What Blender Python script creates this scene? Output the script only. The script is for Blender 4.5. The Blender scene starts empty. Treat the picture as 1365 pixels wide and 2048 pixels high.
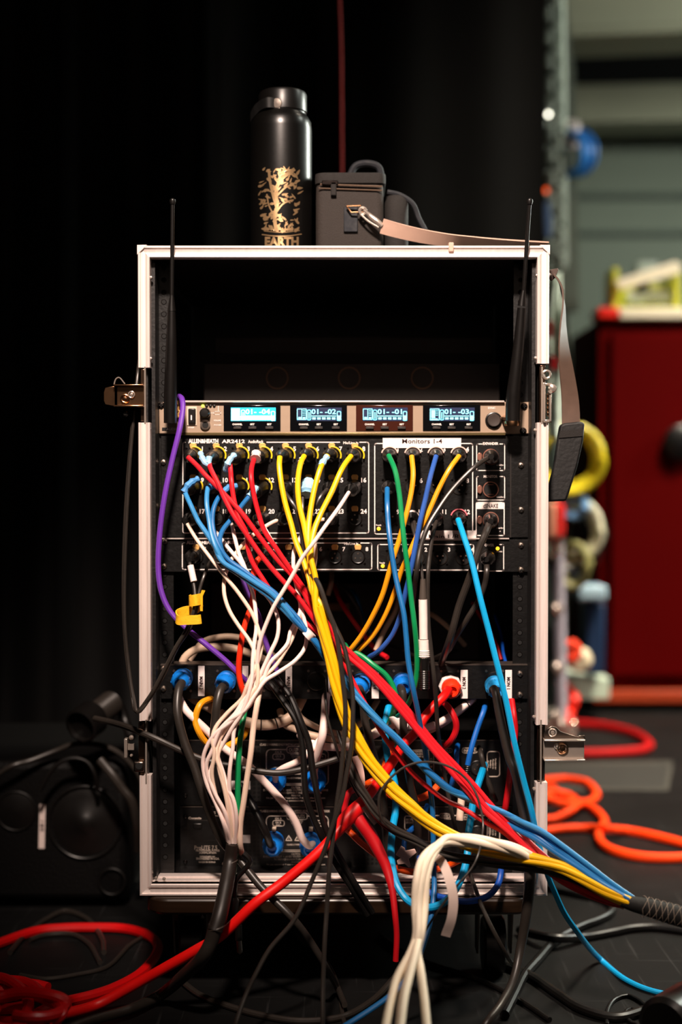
import bpy, math, random
from mathutils import Vector, Matrix
random.seed(7)
C = bpy.context.scene.collection
R = math.radians
# ------------------------------------------------------------------ camera
FPX = 50.0/36.0*2048
D0, CAMH, PITCH = 1.855, 0.662, R(1.25)
CAM = Vector((0, -D0, CAMH))
FW = Vector((0, math.cos(PITCH), -math.sin(PITCH)))
UP = Vector((0, math.sin(PITCH), math.cos(PITCH)))
RT = Vector((1, 0, 0))
def ray(px, py): return FW + RT*((px-682.5)/FPX) + UP*((1024-py)/FPX)
def P(px, py, y=0.0):
    d = ray(px, py); return CAM + d*((y-CAM.y)/d.y)
def F(px, py, z=0.0):
    d = ray(px, py); return CAM + d*((z-CAM.z)/d.z)
cd = bpy.data.cameras.new('camera'); cam = bpy.data.objects.new('camera', cd); C.objects.link(cam)
cd.sensor_fit = 'VERTICAL'; cd.sensor_height = 36; cd.sensor_width = 24; cd.lens = 50
cam.location = CAM; cam.rotation_euler = (R(90)-PITCH, 0, 0)
cd.dof.use_dof = True; cd.dof.focus_distance = 1.80; cd.dof.aperture_fstop = 1.9
cd.clip_start = 0.05
bpy.context.scene.camera = cam
# ------------------------------------------------------------------ materials
def lin(c): return tuple(((v/255)/12.92 if v <= 10 else (((v/255)+.055)/1.055)**2.4) for v in c)
MATS = {}
def mat(name, rgb, rough=.5, metal=0.0, emit=0.0, spec=.5, noise=0.0, nscale=60, bump=0.0, bscale=200, sheen=0.0, stretch=None, coat=0.0):
    if name in MATS: return MATS[name]
    m = bpy.data.materials.new(name); m.use_nodes = True
    nt = m.node_tree; b = nt.nodes['Principled BSDF']; c = lin(rgb)
    b.inputs['Base Color'].default_value = (*c, 1); b.inputs['Roughness'].default_value = rough
    b.inputs['Metallic'].default_value = metal; b.inputs['Specular IOR Level'].default_value = spec
    if sheen: b.inputs['Sheen Weight'].default_value = sheen
    if coat: b.inputs['Coat Weight'].default_value = coat
    if emit:
        b.inputs['Emission Color'].default_value = (*c, 1); b.inputs['Emission Strength'].default_value = emit
    tc = nt.nodes.new('ShaderNodeTexCoord'); mp = nt.nodes.new('ShaderNodeMapping')
    nt.links.new(tc.outputs['Object'], mp.inputs['Vector'])
    if stretch: mp.inputs['Scale'].default_value = stretch
    if noise:
        n = nt.nodes.new('ShaderNodeTexNoise'); n.inputs['Scale'].default_value = nscale; n.inputs['Detail'].default_value = 5
        nt.links.new(mp.outputs[0], n.inputs['Vector'])
        mx = nt.nodes.new('ShaderNodeMix'); mx.data_type = 'RGBA'
        mx.inputs['A'].default_value = (*[v*(1-noise) for v in c], 1); mx.inputs['B'].default_value = (*[min(1, v*(1+noise)) for v in c], 1)
        nt.links.new(n.outputs['Fac'], mx.inputs['Factor']); nt.links.new(mx.outputs['Result'], b.inputs['Base Color'])
        mr = nt.nodes.new('ShaderNodeMapRange'); mr.inputs['To Min'].default_value = max(.03, rough*(1-noise*.5)); mr.inputs['To Max'].default_value = min(1, rough*(1+noise*.5))
        nt.links.new(n.outputs['Fac'], mr.inputs['Value']); nt.links.new(mr.outputs[0], b.inputs['Roughness'])
    if bump:
        n2 = nt.nodes.new('ShaderNodeTexNoise'); n2.inputs['Scale'].default_value = bscale; n2.inputs['Detail'].default_value = 3
        nt.links.new(mp.outputs[0], n2.inputs['Vector'])
        bp = nt.nodes.new('ShaderNodeBump'); bp.inputs['Strength'].default_value = bump; bp.inputs['Distance'].default_value = .002
        nt.links.new(n2.outputs['Fac'], bp.inputs['Height']); nt.links.new(bp.outputs[0], b.inputs['Normal'])
    MATS[name] = m; return m
ALU = mat('brushed_aluminium', (232, 218, 212), .42, .35, noise=.12, nscale=40, stretch=(6, 6, .4))
CHROME = mat('nickel_plate', (214, 200, 188), .2, .75, noise=.2, nscale=25)
LAM = mat('black_laminate', (12, 10, 10), .45, noise=.2, nscale=90, bump=.2)
BLK = mat('black_steel', (9, 8, 8), .38, noise=.25, nscale=120, bump=.15)
BLKP = mat('black_plastic', (15, 13, 12), .34, noise=.15)
RUB = mat('black_rubber', (16, 14, 13), .36, noise=.15, nscale=100)
RUBG = mat('grey_black_jacket', (44, 39, 35), .38, noise=.15, nscale=100)
HOLE = mat('dark_recess', (4, 4, 4), .8)
INK = mat('white_ink', (235, 222, 216), .6, noise=.08)
INKD = mat('grey_ink', (200, 184, 170), .6, noise=.1)
PAPER = mat('white_label_paper', (236, 224, 220), .75, noise=.04, nscale=30)
DARKINK = mat('dark_print', (50, 22, 20), .7)
SCREW = mat('screw_steel', (196, 178, 164), .3, 1.0, noise=.2)
GOLDC = mat('gold_contact', (250, 186, 110), .35, .35, noise=.2, nscale=80)
WHT = mat('white_jacket', (252, 224, 216), .45, noise=.06, nscale=50)
CREAM = mat('cream_jacket', (244, 214, 192), .45, noise=.08, nscale=50)
LOOM = mat('beige_loom', (206, 178, 154), .5, noise=.2, nscale=40)
RED = mat('red_jacket', (214, 24, 36), .4, noise=.08)
REDF = mat('bright_red_jacket', (240, 14, 10), .42, noise=.08)
REDO = mat('orange_red_jacket', (245, 52, 18), .4, noise=.08)
ORG = mat('orange_jacket', (250, 82, 12), .42, noise=.08)
YEL = mat('yellow_jacket', (250, 190, 12), .4, noise=.08)
AMB = mat('amber_jacket', (240, 158, 18), .4, noise=.08)
GRN = mat('green_jacket', (8, 138, 78), .4, noise=.08)
BLU = mat('blue_jacket', (24, 104, 166), .4, noise=.08)
BLUL = mat('light_blue_jacket', (52, 134, 192), .4, noise=.08)
NAVY = mat('navy_jacket', (44, 88, 168), .4, noise=.08)
CYAN = mat('cyan_jacket', (10, 158, 216), .4, noise=.08)
PUR = mat('purple_jacket', (104, 50, 164), .4, noise=.08)
SPKB = mat('blue_connector_plastic', (14, 118, 214), .35, noise=.08)
TAPEB = mat('light_blue_tape', (152, 202, 232), .6, noise=.2, nscale=150)
TAPEW = mat('white_tape', (238, 222, 216), .6, noise=.08, nscale=150)
YEL2 = mat('yellow_marking', (245, 200, 30), .5)
# ------------------------------------------------------------------ mesh builder
def frame_of(d):
    d = d.normalized(); a = Vector((0, 0, 1)) if abs(d.z) < .9 else Vector((0, 1, 0))
    u = d.cross(a).normalized(); return u, d.cross(u).normalized()
class MB:
    def __init__(s): s.v = []; s.f = []; s.mi = []; s.cur = 0
    def face(s, idx): s.f.append(idx); s.mi.append(s.cur)
    def box(s, a, b):
        x0, x1 = sorted((a[0], b[0])); y0, y1 = sorted((a[1], b[1])); z0, z1 = sorted((a[2], b[2])); n = len(s.v)
        s.v += [Vector(p) for p in ((x0,y0,z0),(x1,y0,z0),(x1,y1,z0),(x0,y1,z0),(x0,y0,z1),(x1,y0,z1),(x1,y1,z1),(x0,y1,z1))]
        for q in ((0,3,2,1),(4,5,6,7),(0,1,5,4),(1,2,6,5),(2,3,7,6),(3,0,4,7)): s.face([n+i for i in q])
        return s
    def pbox(s, px0, py0, px1, py1, y, t=.002):      # slab whose front face fills a rectangle of the panel standing at depth y
        a = P(px0, py0, y); b = P(px1, py1, y); return s.box((a.x, y, a.z), (b.x, y+t, b.z))
    def prism(s, pts, n, t):                         # closed outline extruded along n by t
        k = len(pts); o = len(s.v); n = Vector(n)*t
        s.v += [Vector(p) for p in pts] + [Vector(p)+n for p in pts]
        s.face(list(range(o, o+k))); s.face(list(range(o+2*k-1, o+k-1, -1)))
        for i in range(k): j = (i+1) % k; s.face([o+i, o+k+i, o+k+j, o+j])
        return s
    def loft(s, rings, cap=True):
        k = len(rings[0]); o = len(s.v)
        for r in rings: s.v += r
        for i in range(len(rings)-1):
            for j in range(k):
                a = o+i*k+j; b = o+i*k+(j+1) % k; s.face([a, b, b+k, a+k])
        if cap:
            s.face([o+j for j in range(k-1, -1, -1)]); s.face([o+(len(rings)-1)*k+j for j in range(k)])
        return s
    def lathe(s, a, d, prof, k=20):                  # prof: (distance along d, radius)
        a = Vector(a); d = Vector(d).normalized(); u, w = frame_of(d)
        return s.loft([[a+d*t+(u*math.cos(2*math.pi*i/k)+w*math.sin(2*math.pi*i/k))*max(r, 1e-5) for i in range(k)] for t, r in prof])
    def cyl(s, a, b, r, r2=None, k=16):
        a = Vector(a); b = Vector(b); return s.lathe(a, b-a, [(0, r), ((b-a).length, r if r2 is None else r2)], k)
    def tube(s, pts, r, k=10, cap=True, flat=None):  # flat=(width, thickness, normal)
        n = len(pts); rs = r if isinstance(r, (list, tuple)) else [r]*n
        if len(rs) != n: rs = [rs[0]+(rs[-1]-rs[0])*i/(n-1) for i in range(n)] if len(rs) == 2 else [lerp_list(rs, i/(n-1)) for i in range(n)]
        u = None; rings = []
        for i in range(n):
            t = (pts[min(n-1, i+1)]-pts[max(0, i-1)]); t = t.normalized() if t.length > 1e-9 else Vector((0, 0, 1))
            if u is None: u, w = frame_of(t)
            u = (u-t*u.dot(t)).normalized(); w = t.cross(u)
            if flat:
                nn = Vector(flat[2]); nn = (nn-t*nn.dot(t)).normalized(); ww = t.cross(nn)
                rings.append([pts[i]+ww*(math.cos(2*math.pi*j/k)*flat[0]/2)+nn*(math.copysign(min(abs(math.sin(2*math.pi*j/k)*2), 1), math.sin(2*math.pi*j/k))*flat[1]/2) for j in range(k)])
            else: rings.append([pts[i]+(u*math.cos(2*math.pi*j/k)+w*math.sin(2*math.pi*j/k))*rs[i] for j in range(k)])
        return s.loft(rings, cap)
    def torus(s, c, d, R1, r, k=24, m=8, a0=0, a1=360):
        c = Vector(c); u, w = frame_of(Vector(d)); full = a1-a0 >= 360; n = k if full else k+1
        pts = [c+(u*math.cos(R(a0+(a1-a0)*i/k))+w*math.sin(R(a0+(a1-a0)*i/k)))*R1 for i in range(n)]
        if full:
            o = len(s.v); dn = Vector(d).normalized()
            for i in range(n):
                rad = (pts[i]-c).normalized(); s.v += [pts[i]+(rad*math.cos(2*math.pi*j/m)+dn*math.sin(2*math.pi*j/m))*r for j in range(m)]
            for i in range(n):
                for j in range(m):
                    s.face([o+i*m+j, o+i*m+(j+1) % m, o+((i+1) % n)*m+(j+1) % m, o+((i+1) % n)*m+j])
        else: s.tube(pts, r, m)
        return s
    def rline(s, px0, py0, px1, py1, y, rad=5, w=1.8, gaps=()):   # printed rounded rectangle on a panel; gaps cut the top line, in pixels
        pts = []
        for cx, cy, a in ((px1-rad, py0+rad, -90), (px1-rad, py1-rad, 0), (px0+rad, py1-rad, 90), (px0+rad, py0+rad, 180)):
            for i in range(6): t = R(a+18*i); pts.append((cx+rad*math.cos(t), cy+rad*math.sin(t)))
        segs = list(zip(pts, pts[1:]+pts[:1])); out = []
        for (a, b) in segs:
            if abs(a[1]-py0) < .1 and abs(b[1]-py0) < .1 and gaps:
                xs = sorted((a[0], b[0])); cur = xs[0]
                for g0, g1 in sorted(gaps):
                    if g0 > cur: out.append(((cur, py0), (g0, py0)))
                    cur = g1
                if cur < xs[1]: out.append(((cur, py0), (xs[1], py0)))
            else: out.append((a, b))
        for a, b in out: s.seg(a, b, y, w)
        return s
    def seg(s, a, b, y, w=1.8, t=.0003):
        A = P(*a, y); B = P(*b, y); d = B-A
        if d.length < 1e-7: return s
        n = Vector((-d.z, 0, d.x)).normalized()*(w/1533/2); e = d.normalized()*(w/1533*.3)
        return s.prism([A-e-n, B+e-n, B+e+n, A-e+n], (0, -1, 0), t)
    def text(s, txt, px, py, hpx, y, wpx=None, rot=0, bold=.02, ax=None, t=.0003):
        vs, fs = glyphs(txt, bold); xs = [v[0] for v in vs]; x0, x1 = min(xs), max(xs)
        c = P(px, py, y); hh = hpx/1533*(D0+y)/D0/.72; sx = hh
        if wpx: sx = wpx/1533*(D0+y)/D0/max(1e-6, x1-x0)
        o = len(s.v); cr, sr = math.cos(R(rot)), math.sin(R(rot))
        for v in vs:
            a = (v[0]-(x0+x1)/2)*sx; b = (v[1]-.36)*hh
            s.v.append(Vector((c.x+a*cr-b*sr, y-t, c.z+a*sr+b*cr)))
        for f in fs: s.face([o+i for i in f])
        return s
    def build(s, name, mats, parent=None, bevel=0, smooth=True, angle=35, label=None, stuff=False):
        me = bpy.data.meshes.new(name); off = Vector((0, 0, 0)); p = parent
        while p is not None: off += p.location; p = p.parent
        me.from_pydata([tuple(v-off) for v in s.v], [], s.f); 
        if not isinstance(mats, (list, tuple)): mats = [mats]
        for m in mats: me.materials.append(m)
        if len(mats) > 1: me.polygons.foreach_set('material_index', s.mi)
        if smooth:
            me.shade_smooth(); me.set_sharp_from_angle(angle=R(angle))
        me.update(); o = bpy.data.objects.new(name, me); C.objects.link(o)
        if parent: o.parent = parent
        if bevel:
            b = o.modifiers.new('bevel', 'BEVEL'); b.width = bevel; b.segments = 2; b.limit_method = 'ANGLE'; b.angle_limit = R(40)
        if label: o['label'] = label
        if stuff: o['kind'] = 'stuff'
        return o
def lerp_list(l, t):
    x = t*(len(l)-1); i = min(int(x), len(l)-2); return l[i]+(l[i+1]-l[i])*(x-i)
_G = {}
def glyphs(txt, bold):
    if (txt, bold) in _G: return _G[(txt, bold)]
    cu = bpy.data.curves.new('lettering', 'FONT'); cu.body = txt; cu.size = 1; cu.offset = bold; cu.resolution_u = 2
    o = bpy.data.objects.new('lettering', cu); C.objects.link(o)
    dg = bpy.context.evaluated_depsgraph_get(); ev = o.evaluated_get(dg); me = ev.to_mesh()
    r = ([tuple(v.co) for v in me.vertices], [list(p.vertices) for p in me.polygons]); ev.to_mesh_clear()
    bpy.data.objects.remove(o); bpy.data.curves.remove(cu); _G[(txt, bold)] = r; return r
def thing(name, label, cat, loc=(0, 0, 0), group=None):
    o = bpy.data.objects.new(name, None); o.empty_display_size = .02; C.objects.link(o); o.location = loc
    return tag(o, label, cat, group)
def tag(o, label, cat, group=None):
    o['label'] = label; o['category'] = cat
    if group: o['group'] = group
    return o
def struct(o): o['kind'] = 'structure'; return o
# ------------------------------------------------------------------ curves
def spline(pts, step=.006):
    n = len(pts); out = []
    if n == 2: pts = [pts[0], (pts[0]+pts[1])/2, pts[1]]; n = 3
    for i in range(n-1):
        p0 = pts[max(0, i-1)]; p1 = pts[i]; p2 = pts[i+1]; p3 = pts[min(n-1, i+2)]
        if i == 0: p0 = p1*2-p2
        if i == n-2: p3 = p2*2-p1
        t0 = 0; t1 = t0+max(1e-5, (p1-p0).length)**.5; t2 = t1+max(1e-5, (p2-p1).length)**.5; t3 = t2+max(1e-5, (p3-p2).length)**.5
        k = max(2, int((p2-p1).length/step)+1)
        for j in range(k):
            t = t1+(t2-t1)*j/k
            a1 = p0*((t1-t)/(t1-t0))+p1*((t-t0)/(t1-t0)); a2 = p1*((t2-t)/(t2-t1))+p2*((t-t1)/(t2-t1)); a3 = p2*((t3-t)/(t3-t2))+p3*((t-t2)/(t3-t2))
            b1 = a1*((t2-t)/(t2-t0))+a2*((t-t0)/(t2-t0)); b2 = a2*((t3-t)/(t3-t1))+a3*((t-t1)/(t3-t1))
            out.append(b1*((t2-t)/(t2-t1))+b2*((t-t1)/(t2-t1)))
    out.append(pts[-1]); return out
def path(pl, dflt=-.09):
    """(x, y[, depth]) -> points; missing depths are interpolated; depth 'f' means resting on the floor"""
    n = len(pl); dep = [q[2] if len(q) > 2 else None for q in pl]; res = []
    FR = .004
    for i, q in enumerate(pl):
        if dep[i] == 'f': dep[i] = F(q[0], q[1], FR).y
        elif dep[i] == 'g': dep[i] = F(q[0], q[1], FR+.008).y
    if dep[0] is None: dep[0] = next((d for d in dep if d is not None), dflt)
    if dep[-1] is None: dep[-1] = next((d for d in reversed(dep) if d is not None), dflt)
    i = 0
    while i < n:
        if dep[i] is None:
            j = i
            while dep[j] is None: j += 1
            for k in range(i, j): dep[k] = dep[i-1]+(dep[j]-dep[i-1])*(k-i+1)/(j-i+1)
            i = j
        i += 1
    return [P(q[0], q[1], d) for q, d in zip(pl, dep)]
def cordmesh(pl, r, k=10): return MB().tube(spline(path(pl)), r, k)
def xlr(base, tip, parent, name='plug', ring=None, r=.0088, dark=BLKP, ring_mat=None):
    """connector body from the panel (base) to the cord exit (tip)"""
    d = tip-base; L = d.length; m = MB()
    m.lathe(base, d, [(0, r*.95), (.001, r*1.05), (L*.55, r*1.05), (L*.57, r*.93), (L*.60, r*.93), (L*.62, r), (L*.78, r*.86), (L*.90, r*.62), (L*.98, r*.45), (L*1.04, r*.40)], 20)
    o = m.build(name, dark, parent)
    if ring_mat:
        MB().lathe(base+d*.10, d, [(0, r*1.12), (.003, r*1.12)], 20).build('colour_ring', ring_mat, parent if parent.type == 'MESH' and parent.parent and parent.parent.parent else o)
    return o
# ------------------------------------------------------------------ the flight case
YR = -.05
case = thing('flight_case', 'tall black flight case with bright aluminium edges and open front full of rack gear', 'flight case', P(684, 1790, YR))
xl, xr = P(277, 1000, YR).x, P(1098, 1000, YR).x
zt, zb = P(684, 491, YR).z, P(684, 1792, YR).z
W_ = .0152
YB = .50
m = MB(); t = .009
m.box((xl+.002, YR+.012, zb), (xl+.002+t, YB, zt)); m.box((xr-.002-t, YR+.012, zb), (xr-.002, YB, zt))
m.box((xl+.012, YR+.012, zt-.002-t), (xr-.012, YB, zt-.002)); m.box((xl+.012, YR+.012, zb+.002), (xr-.012, YB, zb+.002+t))
m.box((xl+.012, YB-t, zb+.01), (xr-.012, YB, zt-.01)); m.build('shell', LAM, case)
def edge(a, b, inward, mitre=(0, 0), name='edge_rail'):
    """grooved extrusion from a to b (outer front corner line); inward = unit vector towards the opening"""
    d = (b-a).normalized(); inn = Vector(inward); f = Vector((0, -1, 0)); w = W_
    prof = [(0, -.016), (0, -.001), (.0008, .0002), (.0026, .0002), (.0034, -.0016), (w*.40, -.0026), (w*.60, -.0026), (w*.72, -.0014), (w*.78, .0006), (w*.95, .0010), (w, .0002), (w, -.016)]
    mb = MB(); rings = []
    for e, (p, s) in enumerate(((a, 1), (b, -1))): rings.append([p+inn*u+f*v+d*s*(u if mitre[e] else 0) for u, v in prof])
    return mb.loft(rings).build(name, ALU, case, smooth=True, angle=25)
Z = lambda py: P(684, py, YR).z
edge(Vector((xl, YR, zt)), Vector((xr, YR, zt)), (0, 0, -1), (1, 1))
for x, s in ((xl, 1), (xr, -1)):
    edge(Vector((x, YR, zt)), Vector((x, YR, Z(735 if s > 0 else 727))), (s, 0, 0), (1, 0))
    edge(Vector((x, YR, Z(845))), Vector((x, YR, Z(1442 if s > 0 else 1450))), (s, 0, 0))
    edge(Vector((x, YR, Z(1551 if s > 0 else 1566))), Vector((x, YR, zb)), (s, 0, 0), (0, 1))
edge(Vector((xl, YR, zb)), Vector((xr, YR, zb)), (0, 0, 1), (1, 1))
# stepped valance behind the bottom rail and thin side edges in the latch gaps
m = MB(); zz = zb+W_
for k, (dy, hz) in enumerate(((.0, .0), (.010, .0015), (.018, -.001), (.028, .002), (.040, .0))):
    m.box((xl+.013, YR+.002+dy, zb+.004), (xr-.013, YR+.012+dy, zz+hz))
m.build('bottom_valance', ALU, case, bevel=.0006)
m = MB()
for x, s in ((xl, 1), (xr, -1)):
    for a, b in ((733, 847), (1440, 1568)): m.box((x+s*.0075, YR+.002, Z(b)), (x+s*.0095, YR+.02, Z(a)))
m.build('edge_strip', CHROME, case)
# ball corners at the outer corners of the top
for x in (xl, xr):
    MB().prism([Vector((x-.0008*(1 if x < 0 else -1), YR-.0006, zt+.0008)), Vector((x+(.012 if x < 0 else -.012), YR-.0006, zt+.0008)), Vector((x-.0008*(1 if x < 0 else -1), YR-.0006, zt-.012))], (0, 1, 0), .02).build('corner_plate', ALU, case, bevel=.0005)
# rivets
for px, py in ((302, 555), (301.5, 717), (299, 858), (300, 1425), (299, 1560), (299, 1716), (303, 1745), (312, 1757), (328, 1759), (1075, 551), (1100, 549), (1072, 716), (1097, 713), (1071, 860), (1097, 860), (1069, 1434), (1093, 1431), (1069, 1578), (1093, 1575), (1068, 1720)):
    c = P(px, py, YR+.004); MB().lathe(c+Vector((0, .003, 0)), (0, -1, 0), [(0, .0022), (.002, .0022), (.0034, .0016), (.0038, .0004)], 12).build('rivet', CHROME, case)
# rack rails with square hole pattern
for x0, x1, xc in ((313, 349, 329), (1028, 1061, 1041)):
    m = MB(); a = P(x0, 520, .003); b = P(x1, 1752, .003); m.box((a.x, .003, b.z), (b.x, .005, a.z)); e = a.x if xc < 600 else b.x
    m.box((e-.001, .003, b.z), (e+.001, .09, a.z))
    rail = m.build('rack_rail', BLK, case, bevel=.0003)
    m = MB(); z = a.z-.010; k = 0
    while z > b.z+.01:
        c = Vector((P(xc, 1000, .003).x, .0030, z)); m.cur = 0; m.torus(c, (0, 1, 0), .0032, .0005, 14, 6); m.cur = 1; m.lathe(c+Vector((0, .0004, 0)), (0, -1, 0), [(0, .0031), (.0006, .0031)], 14)
        z -= (.015875, .015875, .0127)[k % 3]; k += 1
    m.build('mounting_holes', [mat('black_screw', (38, 32, 30), .25, .9), HOLE], rail)
# inner lining frame strips behind the rim
for x, s in ((xl, 1), (xr, -1)): MB().box((x+s*.0155, YR+.014, zb+.02), (x+s*.020, .08, zt-.02)).build('inner_lining', LAM, case)
# latches -----------------------------------------------------------
NICKEL_WARM = mat('coppery_reflection_nickel', (196, 150, 112), .22, 1.0, noise=.35, nscale=30)  # nickel with its coppery reflection put into the base colour
def channel(px0, py0, px1, py1, y, parent, name='lever', mt=CHROME, dep=.014):
    a = P(px0, py0, y); b = P(px1, py1, y); m = MB(); tz = .0022
    m.box((a.x, y+.002, b.z), (b.x, y+.004, a.z)); m.box((a.x, y-.006, a.z-tz), (b.x, y+dep, a.z)); m.box((a.x, y-.006, b.z), (b.x, y+dep, b.z+tz))
    return m.build(name, mt, parent, bevel=.0006)
def pivot(px, py, y, r, parent, mt=CHROME):
    m = MB(); c = P(px, py, y); m.torus(c, (0, 1, 0), r, r*.22, 20, 8); m.lathe(c+Vector((0, .001, 0)), (0, -1, 0), [(0, r*.6), (.0018, r*.55), (.0022, r*.2)], 16)
    return m.build('pivot_screw', mt, parent)
# left upper, swung wide open
L1 = MB().pbox(281, 738, 291, 842, YR+.004, .012).build('latch', mat('latch_steel', (120, 96, 80), .25, 1., noise=.3), case, bevel=.0006)
l = channel(228, 769, 288, 814, YR-.002, L1, mt=NICKEL_WARM)
m = MB(); a = P(207, 775, YR); b = P(236, 811, YR); m.prism([Vector((a.x+.002, YR, a.z)), Vector((b.x, YR, a.z+.003)), Vector((b.x, YR, b.z-.002)), Vector((a.x+.002, YR, b.z+.001)), Vector((a.x, YR, b.z+.006)), Vector((a.x, YR, a.z-.006))], (0, 1, 0), .003)
m.build('thumb_plate', NICKEL_WARM, L1, bevel=.0008)
pivot(250, 797, YR-.002, .0048, L1, NICKEL_WARM); pivot(263, 789, YR-.002, .0038, L1, CHROME)
m = MB(); m.tube(spline([P(228, 770, YR-.004), P(232, 758, YR-.004), P(238, 755, YR-.004), P(250, 768, YR-.004)], .002), .0009, 6); m.build('spring_wire', CHROME, L1)
m = MB(); m.lathe(P(252, 828, YR+.01), (0, -1, 0), [(0, .004), (.006, .004), (.008, .002)], 14); m.build('screw_head', BLKP, L1)
# right lower, swung wide open
L2 = MB().pbox(1076, 1452, 1087, 1562, YR+.004, .012).build('latch', mat('latch_steel', (120, 96, 80)), case, bevel=.0006)
channel(1088, 1478, 1170, 1521, YR-.002, L2, mt=CHROME)
m = MB(); pts = []
for q in ((1088, 1482), (1088, 1470), (1094, 1458), (1104, 1452), (1114, 1455), (1122, 1463), (1150, 1472), (1158, 1473), (1158, 1471), (1170, 1471), (1172, 1482)): pts.append(P(*q, YR+.003))
m.prism(pts, (0, 1, 0), .003).build('ear_bracket', mat('dull_nickel', (120, 108, 100), .3, 1., noise=.2), L2, bevel=.0006)
pivot(1106, 1465, YR+.002, .0046, L2); pivot(1126, 1497, YR-.002, .0062, L2, NICKEL_WARM); pivot(1115, 1493, YR-.002, .003, L2, CHROME)
# right upper, standing edge-on
L3 = MB().pbox(1080, 730, 1091, 846, YR+.004, .012).build('latch', mat('latch_steel', (120, 96, 80)), case, bevel=.0006)
m = MB(); m.torus(P(1094, 749, YR), (0, 1, 0), .0048, .0016, 20, 8); m.build('pull_ring', CHROME, L3)
m = MB(); m.pbox(1087, 765, 1092, 842, YR-.004, .006); m.pbox(1100, 775, 1104, 843, YR-.006, .012); m.pbox(1088, 839, 1104, 845, YR-.004, .01); m.pbox(1089, 766, 1105, 771, YR-.004, .01); m.build('lever', CHROME, L3, bevel=.0007)
m = MB(); m.lathe(P(1107, 776, YR-.008), (0, 1, 0), [(0, .001), (.0015, .0045), (.005, .0055), (.008, .003)], 14); m.lathe(P(1102, 784, YR-.008), (0, 1, 0), [(0, .002), (.006, .003)], 10); m.build('pivot_screw', CHROME, L3)
m = MB()
for k in range(5): m.torus(P(1096, 792+k*9, YR-.004), (1, 0, .2), .0026, .0008, 12, 6)
m.build('spring_wire', NICKEL_WARM, L3)
# left lower, folded back
L4 = MB().pbox(277, 1444, 289, 1552, YR+.006, .01).build('latch', mat('latch_steel', (120, 96, 80)), case, bevel=.0006)
m = MB(); m.pbox(248, 1478, 254.5, 1516, YR-.002, .012); m.build('lever', CHROME, L4, bevel=.0006)
m = MB(); a = P(268, 1522, YR); b = P(289, 1543, YR); m.box((a.x, YR-.004, b.z), (b.x, YR+.006, a.z)); nut = m.build('ear_bracket', mat('dull_nickel', (120, 108, 100)), L4, bevel=.002)
m = MB(); m.lathe(P(278, 1532, YR-.0045), (0, 1, 0), [(0, .0044), (.002, .0044)], 18); m.build('bracket_hole', HOLE, nut)
m = MB(); m.pbox(256, 1488, 268, 1500, YR+.002, .006); m.lathe(P(262, 1476, YR-.002), (0, 1, 0), [(0, .001), (.002, .003), (.005, .003)], 12); m.lathe(P(262, 1512, YR-.002), (0, 1, 0), [(0, .001), (.002, .002), (.005, .002)], 12); m.build('pivot_screw', CHROME, L4)
# blank panels at the back of the open top bay
PANEL = mat('brown_black_panel', (26, 18, 13), .5, spec=.25, noise=.15, nscale=10, bump=.1)
bp_ = thing('blank_rack_panel', 'dark brown blank panel with three round knockouts above the silver receiver', 'panel', P(700, 800, .16))
MB().pbox(408, 727, 1000, 812, .16, .004).build('plate', PANEL, bp_, bevel=.0008)
for x in (555, 699, 845):
    m = MB(); c = P(x, 756, .159); m.cur = 1; m.torus(c, (0, 1, 0), .0150, .0009, 40, 6); m.cur = 0; m.lathe(c+Vector((0, .0005, 0)), (0, -1, 0), [(0, .0145), (.0006, .0145)], 40)
    m.build('knockout', [PANEL, mat('knockout_rim', (104, 72, 50), .35, .5)], bp_)
up_ = MB(); up_.pbox(430, 676, 985, 728, .21, .004); up_.pbox(430, 674, 985, 677, .208, .004)
tag(up_.build('blank_rack_panel', PANEL, bevel=.0008), 'plain dark brown blank panel higher and further back in the top bay', 'panel')
# dolly board and casters
WOODD = mat('dark_varnished_ply', (34, 22, 13), .3, noise=.35, nscale=12, stretch=(1, 1, 12))
dolly = thing('wheel_board', 'scuffed dark wooden dolly board on black casters carrying the flight case', 'dolly', (0, 0, 0))
a = P(289, 1793, YR-.01); b = P(1073, 1826, YR-.01)
pts = []
for cx, cy, a0 in ((b.x-.03, .45, 0), (a.x+.03, .45, 90), (a.x+.03, YR+.02, 180), (b.x-.03, YR+.02, 270)):
    for i in range(7): tt = R(a0+15*i); pts.append(Vector((cx+.03*math.cos(tt), cy+.03*math.sin(tt), zb-.022)))
MB().prism(pts, (0, 0, 1), .0215).build('board', WOODD, dolly, bevel=.004)
for cx, cy in ((-.20, .03), (.205, .03), (-.20, .40), (.205, .40)):
    m = MB(); m.box((cx-.035, cy-.035, zb-.026), (cx+.035, cy+.035, zb-.022))
    for sx in (-1, 1): m.prism([Vector((cx+sx*.021, cy-.02, zb-.026)), Vector((cx+sx*.021, cy+.03, zb-.026)), Vector((cx+sx*.021, cy+.032, .03)), Vector((cx+sx*.021, cy+.004, .03))], (sx, 0, 0), .0025)
    fk = m.build('caster', mat('zinc_plate', (90, 84, 78), .4, 1.), dolly)
    MB().lathe((cx-.015, cy+.018, .0385), (1, 0, 0), [(0, .034), (.003, .038), (.027, .038), (.030, .034)], 30).build('wheel', RUB, fk)
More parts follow.
